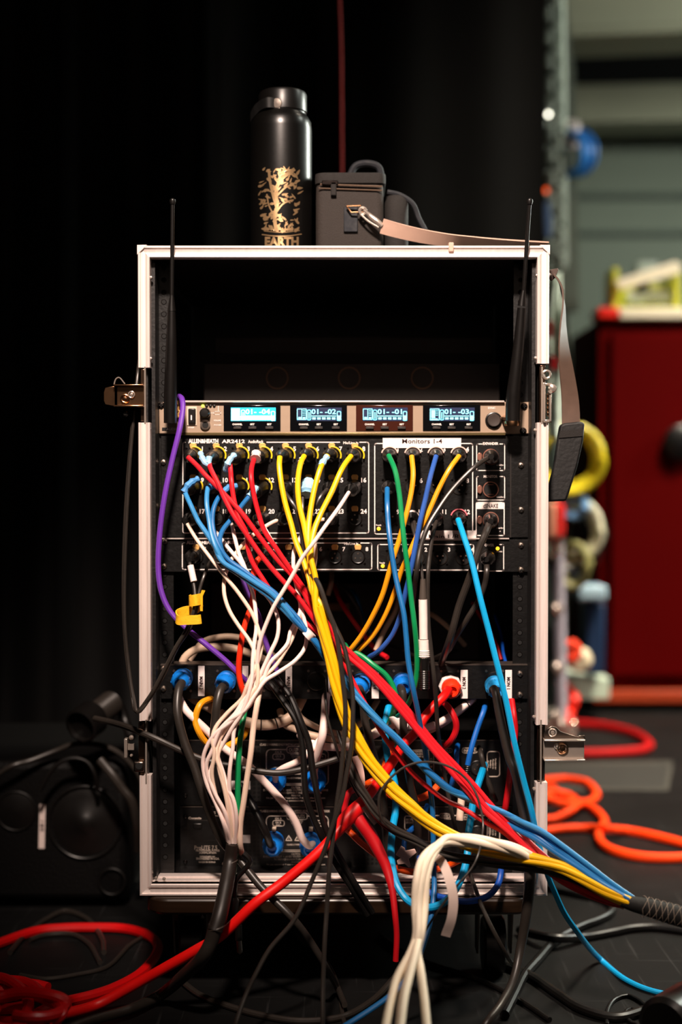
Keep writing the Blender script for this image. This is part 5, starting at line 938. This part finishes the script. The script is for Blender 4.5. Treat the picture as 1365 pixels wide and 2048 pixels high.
# curtains
VELV = mat('black_velvet', (8, 7, 7), .9, spec=.1, sheen=.1, noise=.2, nscale=4)
def curtain(x0_, x1_, y_, amp_, wl, lab, seed, zt2=4.5, gather=None):
    rg = random.Random(seed); n = int((x1_-x0_)/.012); m = MB(); ph = [rg.uniform(0, 6.28) for _ in range(4)]; zs_ = [0.02+i*(zt2-.02)/16 for i in range(17)]; rows = []
    for f_ in (0, .004):
        for zi, z_ in enumerate(zs_):
            row = []
            for i in range(n+1):
                x_ = x0_+(x1_-x0_)*i/n; s_ = x_/wl*6.283
                d_ = amp_*(math.sin(s_+ph[0]+.6*math.sin(s_*.37+ph[1]))+.35*math.sin(2.3*s_+ph[2])+.12*math.sin(z_*.9+s_*.5))
                row.append(Vector((x_+.01*math.sin(z_*1.1+ph[3]), y_+d_+f_, z_)))
            rows.append(row)
    for r_ in rows: m.v += r_
    w_ = n+1; H = len(zs_)
    for s_ in (0, 1):
        for j in range(H-1):
            for i in range(n):
                a_ = s_*H*w_+j*w_+i; q = [a_, a_+1, a_+1+w_, a_+w_]; m.face(q if s_ == 0 else q[::-1])
    return tag(m.build('stage_curtain', VELV, angle=80), lab, 'curtain')
xc1 = P(690, 300, .95).x
curtain(-3.2, xc1, .95, .055, .30, 'black velvet stage curtain hanging in deep folds behind the case at left', 5)
curtain(P(600, 300, 1.5).x, P(1086, 300, 1.5).x, 1.5, .018, .5, 'flat hanging black drape behind the case top at right, ending in a straight edge', 9)
m = MB(); m.tube(spline([P(677, -90, .84), P(680, 20, .84), P(682, 90, .84), P(684, 500, .85), P(686, 1640, .86)], .03), .0028, 8); tag(m.build('rope', mat('thin_red_line', (170, 24, 20), .7)), 'thin red line hanging where the folded curtain ends', 'rope')  # thin red tube drawn down the curtain edge
# ------------------------------------------------------------------ background right
def Q(px, py, D): return P(px, py, D-D0)
# slanting steel upright with rows of rope locks
STL = mat('pale_grey_steel', (150, 158, 148), .45, .4, noise=.2, nscale=12)
fr = thing('rope_lock_frame', 'tall pale steel frame with rows of rope locks at the edge of the black drape', 'rigging frame', F(1120, 1560, 0))
Df = 4.2
for x0_, x1_ in ((1088, 1096), (1122, 1152)):
    m = MB(); m.tube([Q(x0_, -120, Df), Q(x0_+6, 470, Df+.1), Q(x0_+12, 700, Df+.2), Q(x0_+12, 1370, Df+.2)], .012, 4); m.build('upright', STL, fr)
m = MB(); m.prism([Q(1072, -120, Df+.12), Q(1120, -120, Df+.12), Q(1150, 140, Df+.12), Q(1158, 560, Df+.12), Q(1158, 620, Df+.12), Q(1072, 620, Df+.12)], (0, 1, 0), .05); m.build('back_plate', mat('grey_green_plate', (92, 98, 88), .7, noise=.25, nscale=6), fr)
for i in range(12):
    for j in range(2):
        y_ = -20+i*47+j*22; x_ = 1095+j*16+i*1.1
        if x_ > 1150: continue
        m = MB(); c_ = Q(x_, y_, Df-.02); m.box((c_.x-.008, c_.y, c_.z-.028), (c_.x+.010, c_.y+.06, c_.z+.024)); m.lathe(c_+Vector((0, -.005, .01)), (0, -1, 0), [(0, .010), (.01, .008)], 10)
        m.build('rope_lock', STL, fr, bevel=.003)
MB().lathe(Q(1097, 230, 4.16), (0, -1, 0), [(0, .004), (.006, .005), (.010, .005), (.014, .003)], 14).build('indicator_lamp', mat('white_lamp', (255, 250, 230), .4, emit=9), fr, label='small white lamp')
MB().lathe(Q(1092, 382, 4.16), (0, -1, 0), [(0, .005), (.006, .007), (.010, .007), (.014, .004)], 14).build('indicator_lamp', mat('orange_lamp', (255, 86, 20), .4, emit=1.4), fr, label='small orange lamp')
def coil(cx_, cy_, D, rad, r, n, m_, lab, name='cable_coil', tilt=(.35, 1, 0), sq=1.0, tie=None):
    t = thing(name, lab, 'cable coil', Q(cx_, cy_, D)); c = Q(cx_, cy_, D); rg = random.Random(int(cx_+cy_)); dn = Vector(tilt).normalized(); u, w = frame_of(dn); pts = []
    for i in range(n*28+1):
        a = 2*math.pi*i/28; k = i/(n*28); rr_ = rad*(1+.08*math.sin(a*.31+1)+.05*math.sin(k*9)); pts.append(c+u*math.cos(a)*rr_+w*math.sin(a)*rr_*sq+dn*((k-.5)*r*n*1.2+r*.6*math.sin(a*1.7)))
    MB().tube(pts, r, 8).build('cord', m_, t)
    if tie: q = c+(w*rad*sq if w.z > 0 else -w*rad*sq); MB().tube([q+Vector((0, -.02, .03)), q+Vector((0, .02, -.03))], r*3, 10).build('coil_tie', tie, t)
    return t
coil(1148, 307, 4.3, .058, .008, 7, mat('sky_blue_cord', (36, 128, 214), .4), 'blue cable coil hanging high beside the rope lock frame', tilt=(1, .75, .2), tie=TAPEW)
tag(MB().prism([Q(1086, 410, 3.9), Q(1100, 400, 3.9), Q(1106, 440, 3.9), Q(1104, 475, 3.9), Q(1088, 478, 3.9)], (0, 1, 0), .03).build('hanging_cloth', mat('slate_blue_cloth', (62, 84, 120), .9), bevel=.006), 'slate blue cloth hanging under the orange lamp', 'cloth')
# mint banner with red marks behind the strap
m = MB(); rows = []
for j in range(12):
    py = 545+j*30; rows.append([Q(1096+i*4+(4*math.sin(j*.9+i*.5)), py, 3.0+.02*math.sin(i*1.3+j*.4)) for i in range(8)]+[Q(1096+i*4, py, 3.03) for i in range(7, -1, -1)])
bn_ = tag(m.loft(rows).build('hanging_banner', mat('mint_white_cloth', (212, 226, 214), .8, noise=.12, nscale=9)), 'mint white cloth hanging right behind the case rim, with red marks', 'banner')
for (a_, b_2, c_, d_) in ((1100, 640, 1106, 676), (1104, 712, 1116, 742)): MB().prism([Q(a_, b_2, 2.96), Q(c_, b_2+3, 2.96), Q(c_-1, d_, 2.96), Q(a_+1, d_-4, 2.96)], (0, 1, 0), .004).build('red_mark', RED, bn_)
# chrome uprights of a cable trolley
tr = thing('cable_trolley', 'chrome framed cable trolley standing just right of the case', 'trolley', F(1125, 1462, 0)); DT = 3.45
m = MB(); m.tube([Q(1118, 1085, DT), Q(1125, 1455, DT)], .0135, 16); m.build('upright', mat('blued_chrome', (176, 170, 184), .5, .15), tr)
for px, py in ((1115, 1080), (1112, 1100), (1124, 1450), (1111, 1432), (1114, 1218), (1116, 1335)): MB().lathe(Q(px, py, DT-.02), (0, -1, 0), [(0, .012), (.008, .016), (.016, .012), (.02, .003)], 16).build('clamp_knob', CHROME, tr)
MB().box(Q(1092, 1072, DT), Q(1125, 1088, DT+.03)).build('cross_rail', CHROME, tr, bevel=.003); MB().box(Q(1092, 1442, DT), Q(1128, 1456, DT+.2)).build('cross_rail', CHROME, tr, bevel=.003)
tag(MB().box(Q(1096, 1006, 3.4), Q(1126, 1074, 3.44)).build('folded_cloth', mat('signal_red_cloth', (226, 22, 14), .8), bevel=.006), 'bright red folded cloth on the chrome trolley below the black pad', 'cloth')
tag(MB().box(Q(1096, 1006, 3.3), Q(1108, 1074, 3.34)).build('folded_cloth', mat('salmon_cloth', (210, 140, 112), .8), bevel=.006), 'salmon folded cloth beside the bright red one', 'cloth')
coil(1138, 918, 3.7, .080, .0115, 4, mat('lemon_cord', (226, 206, 40), .4), 'yellow cable coil hung right of the black pad', sq=1.0, tilt=(.1, 1, 0))
coil(1140, 1058, 3.75, .076, .0115, 3, mat('pale_cord', (222, 218, 190), .5), 'pale cable coil hung below the yellow coil', sq=1.0, tilt=(.1, 1, 0))
coil(1148, 1012, 3.7, .030, .011, 2, mat('powder_blue_cord', (120, 170, 220), .5), 'small powder blue coil beside the pale coil', sq=.8)
coil(1148, 1130, 3.72, .036, .010, 3, mat('olive_cord', (140, 136, 84), .5), 'small olive coil under the pale coil', sq=1.4)
coil(1150, 1080, 3.95, .06, .02, 6, RUB, 'black cable coil hung behind the pale and olive coils', sq=1.3)
tag(MB().box(Q(1157, 1172, 3.8), Q(1202, 1196, 3.9)).build('plastic_box', mat('powder_blue_plastic', (168, 196, 214), .5), bevel=.008), 'pale blue plastic box against the red cabinet', 'box')
tag(MB().box(Q(1172, 1205, 3.85), Q(1198, 1340, 3.95)).build('folded_chair', mat('navy_plastic', (16, 44, 80), .5), bevel=.008), 'dark navy panel leaning between trolley and red cabinet', 'panel')
m = MB(); m.tube(spline([Q(1136, 1290, 3.5), Q(1148, 1288, 3.5), Q(1156, 1302, 3.5), Q(1146, 1318, 3.5), Q(1138, 1306, 3.5)], .01), .012, 10); tag(m.build('work_glove', mat('orange_glove', (240, 60, 20), .7)), 'bundle of orange-red cloth low on the trolley', 'cloth')
tag(MB().lathe(Q(1158, 1322, 3.5), (.3, 1, 0), [(0, .02), (.01, .03), (.04, .03), (.05, .02)], 20).build('tape_roll', mat('cream_tape', (214, 202, 170), .6)), 'cream tape roll low on the trolley beside the orange cloth', 'tape roll')
tag(MB().box(Q(1132, 1356, 3.9), Q(1194, 1378, 4.1)).build('paper_box', mat('pale_green_card', (198, 214, 194), .7), bevel=.004), 'flat pale green box on the floor left of the red cabinet', 'box')
# red cabinet
REDC = mat('dark_red_paint', (84, 0, 0), .8, spec=.04, noise=.12, nscale=3)
DC = 4.1
a_ = Q(1198, 640, DC); b_2 = Q(1392, 1410, DC); zf = .0
cab = thing('red_cabinet', 'tall dark red steel cabinet standing at the far right', 'cabinet', (a_.x+.2, DC-D0+.2, 0))
m = MB(); m.box((a_.x, DC-D0, .06), (a_.x+.62, DC-D0+.5, a_.z)); m.build('carcass', REDC, cab, bevel=.006)
m = MB(); m.box((a_.x+.035, DC-D0-.018, .10), (a_.x+.30, DC-D0, a_.z-.04)); dr = m.build('door', REDC, cab, bevel=.004)
m = MB(); m.box((a_.x+.305, DC-D0-.018, .10), (a_.x+.585, DC-D0, a_.z-.04)); m.build('door', REDC, cab, bevel=.004)
c_ = Q(1362, 885, DC-.02); m = MB(); m.lathe(c_, (0, -1, 0), [(0, .05), (.02, .05), (.03, .035)], 30); m.build('handle', mat('black_handle', (10, 8, 10), .4), dr)
m = MB(); m.box((a_.x-.02, DC-D0-.03, .025), (a_.x+.64, DC-D0+.5, .06)); m.build('plinth', mat('orange_brown_plinth', (170, 58, 22), .5), cab, bevel=.003)
# board, crate and papers on the cabinet
bz = a_.z
tag(MB().box((a_.x-.005, DC-D0-.02, bz+.001), (a_.x+.055, DC-D0+.1, bz+.034)).build('binder', mat('signal_red_plastic', (236, 30, 12), .4), bevel=.006), 'bright red flat box on the left front corner of the cabinet', 'box')
tag(MB().box((a_.x+.057, DC-D0-.02, bz+.001), (a_.x+.5, DC-D0+.2, bz+.034)).build('paper_stack', mat('warm_white_paper', (252, 240, 214), .7), bevel=.004), 'thick white paper stack lying on the red cabinet', 'paper stack')  # plain warm white colour, no emission
cr_ = thing('document_crate', 'yellow-green open crate on the red cabinet with papers inside', 'crate', (a_.x+.15, DC-D0+.08, bz+.035)); YG = mat('yellow_green_plastic', (206, 206, 60), .5)
x0_ = Q(1226, 600, DC+.05).x; x1_ = Q(1362, 600, DC+.05).x; zc = Q(1226, 535, DC+.05).z; yc_ = DC-D0+.05
m = MB(); m.box((x0_, yc_, bz+.035), (x0_+.018, yc_+.12, zc)); m.box((x1_-.018, yc_, bz+.035), (x1_, yc_+.12, zc)); m.box((x0_, yc_+.11, bz+.035), (x1_, yc_+.125, zc-.03)); m.box((x0_, yc_, bz+.035), (x1_, yc_+.12, bz+.045)); m.build('frame', YG, cr_, bevel=.003)
m = MB(); m.prism([Q(1232, 560, DC+.03), Q(1352, 522, DC+.03), Q(1364, 530, DC+.03), Q(1362, 546, DC+.03), Q(1240, 580, DC+.03)], (0, 1, 0), .01); tag(m.build('paper_roll', mat('warm_white_paper', (252, 240, 214)), bevel=.002), 'white strip slanting across the front of the yellow-green crate', 'paper')
tag(MB().box(Q(1256, 580, DC+.08), Q(1340, 612, DC+.14)).build('paper_stack', mat('bluish_paper', (226, 236, 240), .7), bevel=.003), 'bluish white papers inside the yellow-green crate', 'paper stack')
tag(MB().prism([Q(1270, 574, DC+.07), Q(1300, 562, DC+.07), Q(1300, 582, DC+.07), Q(1272, 586, DC+.07)], (0, 1, 0), .01).build('stapler', BLKP, bevel=.002), 'small black thing lying in the yellow-green crate', 'office tool')
tag(MB().box((Q(1278, 524, DC+.2).x, DC-D0+.21, bz+.001), (Q(1318, 524, DC+.2).x, DC-D0+.25, Q(1278, 522, DC+.2).z)).build('folded_card', mat('grey_card', (170, 182, 176), .7), bevel=.002), 'grey card standing behind the yellow-green crate', 'card')
# floor tape and floor cables
def fl(px, py, r=.004): return F(px, py, r)
m = MB(); m.prism([F(x, y, .0003) for x, y in ((1060, 1528), (1345, 1524), (1335, 1582), (1050, 1580))], (0, 0, 1), .0003); ft = tag(m.build('floor_tape', mat('faded_tape', (30, 29, 25), .8, noise=.3, nscale=20), smooth=False), 'faded grey tape rectangle stuck on the floor at right', 'tape')
m = MB()
for q in (((1060, 1526), (1345, 1522), (1346, 1528), (1060, 1532)), ((1340, 1526), (1348, 1526), (1338, 1582), (1329, 1580)), ((1050, 1575), (1336, 1576), (1335, 1581), (1050, 1580))): m.prism([F(x, y, .0008) for x, y in q], (0, 0, 1), .0003)
m.build('tape_edge', mat('worn_tape_edge', (50, 48, 42), .8, noise=.3, nscale=20), ft, smooth=False)
def floorcable(label, m_, r, pts, name='floor_cable', k=10):
    P_ = [F(x, y, z_[0] if z_ else r) for x, y, *z_ in pts]; t = tag(MB().tube(spline(P_, .012), r, k).build(name, m_), label, 'cable'); return t
ORR = mat('orange_extension', (252, 66, 8), .65, spec=.2)
floorcable('orange cord looping on the floor right of the case', ORR, .0085, [(1000, 1600), (1060, 1572), (1090, 1562), (1130, 1558), (1170, 1564), (1190, 1580), (1194, 1592), (1180, 1604), (1160, 1608, .02), (1140, 1622, .02), (1110, 1638), (1080, 1640), (1040, 1650)], 'extension_cord')
floorcable('orange cord running right along the floor in a long narrow bend', ORR, .0085, [(1040, 1670), (1090, 1663), (1130, 1658), (1180, 1657), (1215, 1658, .018), (1260, 1662), (1310, 1672), (1365, 1686), (1400, 1696), (1410, 1708), (1380, 1714), (1330, 1716), (1280, 1713), (1235, 1703), (1208, 1690), (1198, 1672), (1205, 1656), (1210, 1644), (1200, 1628), (1178, 1612), (1156, 1604), (1120, 1592), (1090, 1590), (1050, 1596)], 'extension_cord')
floorcable('orange cord bunched on the floor against the case edge', ORR, .0085, [(1050, 1580), (1085, 1574, .02), (1105, 1576, .02), (1112, 1582), (1104, 1592), (1086, 1600, .02), (1110, 1604, .02), (1136, 1608), (1150, 1600), (1134, 1590), (1100, 1584, .018), (1070, 1600)], 'extension_cord')
floorcable('dark red cable making a long hairpin on the floor behind the lower latch', mat('floor_red_jacket', (160, 2, 4), .65, spec=.2), .0115, [(1000, 1504), (1090, 1506), (1170, 1507), (1240, 1505), (1285, 1500), (1300, 1492), (1290, 1478), (1262, 1464), (1220, 1454), (1180, 1449), (1140, 1446), (1110, 1442)])
m = MB(); m.tube(spline([Q(1126, 1372, 3.6), Q(1142, 1385, 3.55), Q(1150, 1402, 3.5), Q(1142, 1420, 3.5), Q(1136, 1440, 3.45), Q(1128, 1452, 3.45)], .01), .013, 10); tag(m.build('floor_cable', mat('trolley_red_jacket', (220, 34, 14), .45)), 'red-orange cable kinked down the side of the chrome trolley', 'cable')
GLB_ = mat('glossy_black_jacket', (12, 11, 11), .38, spec=.35)
floorcable('black flat cable looping on the floor right of the case and doubling back', GLB_, .0062, [(1040, 1760), (1095, 1774), (1159, 1788), (1207, 1799), (1226, 1813), (1221, 1827), (1195, 1841), (1169, 1850), (1142, 1863), (1111, 1882), (1076, 1920), (1050, 1950), (1030, 1990), (1010, 2030)])
floorcable('glossy black cable running right across the floor under the braided sleeve', GLB_, .0064, [(1040, 1860), (1065, 1868, .012), (1111, 1876, .016), (1176, 1873), (1230, 1863), (1266, 1856), (1314, 1854), (1365, 1860), (1430, 1866)])
floorcable('black cable running along the front floor at lower right', RUB, .0060, [(1010, 1930), (1060, 1950), (1120, 1990), (1165, 2018), (1230, 2035), (1290, 2020), (1340, 2000), (1400, 1985)])
floorcable('thin black cable curled in small rings on the floor at lower right', GLB_, .0028, [(1215, 2050), (1216, 2020), (1232, 1998), (1256, 1991), (1284, 2004), (1302, 2030), (1290, 2050), (1266, 2046), (1250, 2028), (1262, 2018), (1280, 2026), (1284, 2044), (1270, 2060)])
tag(MB().lathe(F(1368, 2030, .035), (.5, .6, 0), [(-.05, .028), (-.045, .034), (.02, .034), (.03, .028), (.06, .02)], 26).build('cable_connector', BLKP), 'black round connector end lying at the bottom right corner', 'connector')
for lab, m_, r, pts in (
  ('black cable arcing over the floor below the dolly, wide loop to the right', RUBG, .0042, [(360, 1960), (400, 1990), (450, 2010), (520, 2030), (600, 2042), (680, 2035), (740, 2005), (790, 1955), (830, 1910)]),
  ('thin grey cable curling on the dark floor under the dolly', RUBG, .0028, [(585, 1862), (610, 1890), (645, 1915), (668, 1950), (680, 1990), (684, 2020), (690, 2050)]),
  ('thin black cable lying across the floor from the dolly to lower right', RUB, .0036, [(760, 1870), (800, 1900), (870, 1930), (960, 1960), (1040, 2000), (1100, 2040)]),
  ('black cable on the floor behind the red coil', RUBG, .0040, [(20, 1905), (50, 1870), (90, 1840), (130, 1822), (170, 1835), (205, 1880), (208, 1905)]),
  ('thin pale-edged cable lying flat inside the big red loop', RUBG, .0030, [(40, 1950), (90, 1958), (160, 1948), (210, 1936), (260, 1890), (285, 1874)]),
  ('black cable bending under the red loop near its left end', RUBG, .0036, [(60, 1880), (90, 1870), (140, 1868), (175, 1885), (200, 1925)])):
    floorcable(lab, m_, r, pts)
# red cable: loop and coil pile at lower left
REDL = mat('stage_red_jacket', (214, 8, 12), .4)
floorcable('red cable making one wide loop on the floor at left', REDL, .0070, [(-60, 1910), (0, 1886), (77, 1861), (130, 1856), (179, 1855), (246, 1857), (290, 1868), (315, 1888), (310, 1914), (277, 1950), (220, 1980), (175, 1994), (144, 2001), (110, 2010, .02), (70, 2030, .02), (30, 2050)])
rg = random.Random(11)
for k, (cx_, cy_, rx, ry, z_) in enumerate(((20, 2005, 112, 42, .01), (10, 1990, 70, 30, .024), (40, 2025, 80, 34, .038), (-10, 2015, 66, 56, .03), (60, 2010, 74, 24, .05), (0, 2030, 120, 50, .012))):
    pts = [(cx_+rx*math.cos(a)*(1+.06*math.sin(3*a+k)), cy_+ry*math.sin(a)*(1+.08*math.cos(2*a+k)), z_+.006*math.sin(2*a+k)) for a in [R(15*i+k*40) for i in range(22)]]
    floorcable(('widest red cable turn of the pile at lower left', 'small red cable turn at the back of the pile at lower left', 'red cable turn in the middle of the pile at lower left', 'tall red cable turn leaning over the left of the pile', 'topmost flat red cable turn on the pile at lower left', 'red cable turn lowest and nearest in the pile at lower left')[k], REDL, .0068, pts, 'red_cable')
# ------------------------------------------------------------------ monitor speaker and cables at left
SPX = mat('black_textured_paint', (6, 5, 5), .6, spec=.15, noise=.15, nscale=200, bump=.6, bscale=300)
YK = .33
sp_ = thing('floor_speaker', 'big black speaker cabinet beside the case at left with an upright white label', 'speaker', (P(110, 1800, YK).x, YK+.1, 0))
xa, xb = P(-130, 1700, YK).x, P(254, 1700, YK).x; zz1 = P(100, 1522, YK).z; y_ = YK-.002
m = MB(); m.prism([Vector((xa, YK, .012)), Vector((xb, YK, .012)), Vector((xb, YK, zz1)), Vector((xa, YK, zz1))], (0, 1, 0), .36); m.build('cabinet', SPX, sp_, bevel=.012)
m = MB(); m.torus(P(170, 1645, y_), (0, 1, 0), .056, .0022, 48, 10); m.lathe(P(170, 1645, y_-.001), (0, -1, 0), [(-.004, .055), (0, .04), (.001, .02), (.006, .012), (.008, .002)], 40); m.build('driver', BLKP, sp_)
m = MB(); m.torus(P(32, 1622, y_), (0, 1, 0), .030, .0016, 40, 8); m.lathe(P(32, 1622, y_-.001), (0, -1, 0), [(-.002, .029), (0, .02), (.002, .002)], 30); m.build('port', BLKP, sp_)
m = MB(); m.prism([P(x, y, y_) for x, y in ((79, 1609), (91, 1609), (89, 1697), (77, 1697))], (0, 1, 0), .001); lb_ = m.build('name_strip', mat('dim_label_paper', (235, 215, 208), .7), sp_)
m = MB(); m.text('SUB 1', 84, 1652, 7, y_-.0005, 21, rot=90, bold=.02); m.build('name_lettering', DARKINK, lb_)
m = MB(); c_ = P(225, 1762, YK); m.torus(c_+Vector((0, -.003, 0)), (0, 1, 0), .020, .0022, 26, 8); m.build('handle_ring', BLKP, sp_)
for x_ in (-.36, -.62): MB().lathe((x_, YK+.05, .001), (0, 0, 1), [(0, .016), (.012, .018)], 16).build('rubber_foot', RUB, sp_)
cn = thing('multipin_connector', 'fat black ribbed connector lying above the speaker cabinet at left', 'connector', P(200, 1460, .3)); yk = .28
m = MB(); a_ = P(228, 1402, yk+.05); b_2 = P(186, 1434, yk); d_ = b_2-a_; m.lathe(a_, d_, [(0, .014), (.006, .018), (d_.length, .019)], 26)
for k in range(12): m.torus(a_+d_*(.12+k*.07), d_, .0180, .0013, 24, 6)
m.build('ribbed_grip', RUBG, cn)
m = MB(); m.lathe(b_2-d_*.05, d_, [(0, .021), (.004, .027), (.035, .027), (.037, .023), (.028, .023)], 32); m.build('coupling_ring', BLKP, cn)
m = MB(); m.tube(spline([a_, P(240, 1412, yk+.06), P(250, 1440, yk+.06), P(262, 1475, yk+.04)], .006), .008, 12); m.build('tail_lead', RUB, cn)
def arc(label, pts, r, m_=RUBG): tag(MB().tube(spline(path(pts)), r, 10).build('coiled_cable', m_), label, 'cable')
arc('black cable arching widest over the speaker cabinet', [(-40, 1580, .30), (0, 1546, .30), (28, 1530, .30), (60, 1521, .31), (110, 1502, .32), (150, 1488, .32), (205, 1491, .32), (240, 1507, .31), (275, 1545, .28), (290, 1580, .25)], .0040)
arc('black cable arching inside the widest one over the speaker cabinet', [(80, 1580, .29), (100, 1545, .29), (125, 1522, .29), (152, 1516, .29), (175, 1524, .29), (190, 1550, .29), (195, 1580, .30)], .0036, RUB)
arc('stout black cable bending down beside the speaker cabinet', [(200, 1520, .27), (225, 1550, .26), (245, 1578, .26), (262, 1600, .26), (272, 1640, .27), (276, 1700, .30)], .0070)
# lights ------------------------------------------------------------------
def area(n, loc, tgt, size, power, col, spread=180, size_y=None):
    l = bpy.data.lights.new(n, 'AREA'); l.energy = power; l.color = col; l.size = size; l.spread = R(spread)
    if size_y: l.shape = 'RECTANGLE'; l.size_y = size_y
    o = bpy.data.objects.new(n, l); C.objects.link(o); o.location = loc; o.rotation_euler = (Vector(tgt)-Vector(loc)).to_track_quat('-Z', 'Y').to_euler(); return o
def spot(n, loc, tgt, angle, power, col, blend=.6, rad=.05):
    l = bpy.data.lights.new(n, 'SPOT'); l.energy = power; l.color = col; l.spot_size = R(angle); l.spot_blend = blend; l.shadow_soft_size = rad
    o = bpy.data.objects.new(n, l); C.objects.link(o); o.location = loc; o.rotation_euler = (Vector(tgt)-Vector(loc)).to_track_quat('-Z', 'Y').to_euler(); return o
spot('work_light', (-.10, -1.5, 2.1), (.06, 0, .70), 36, 470, (1, .80, .68), .95, .10)
area('back_work_light', (3.0, 1.7, 2.1), (2.0, 4.4, 1.4), .6, 80, (.97, 1, .88), 160)
spot('side_light', (2.6, .3, 3.2), (.6, .6, .6), 60, 65, (.95, 1, .9), .8, .12)
area('wing_light', (1.7, 1.3, 1.5), (0, .1, 1.05), .25, 7, (.95, 1, .9), 60, 1.2)
area('floor_light', (1.9, .9, 3.4), (1.3, 1.2, 0), .6, 66, (1, .88, .70), 70)
area('room_bounce', (.3, -2.4, 1.7), (0, 0, .8), 1.6, 2.4, (1, .74, .58))
w = bpy.data.worlds.new('world'); bpy.context.scene.world = w; w.use_nodes = True; w.node_tree.nodes['Background'].inputs[0].default_value = (.010, .0095, .009, 1); w.node_tree.nodes['Background'].inputs[1].default_value = .25
sc_ = bpy.context.scene; sc_.view_settings.view_transform = 'Standard'; sc_.view_settings.look = 'None'; sc_.view_settings.gamma = 1; sc_.view_settings.exposure = 0; sc_.view_settings.use_curve_mapping = False
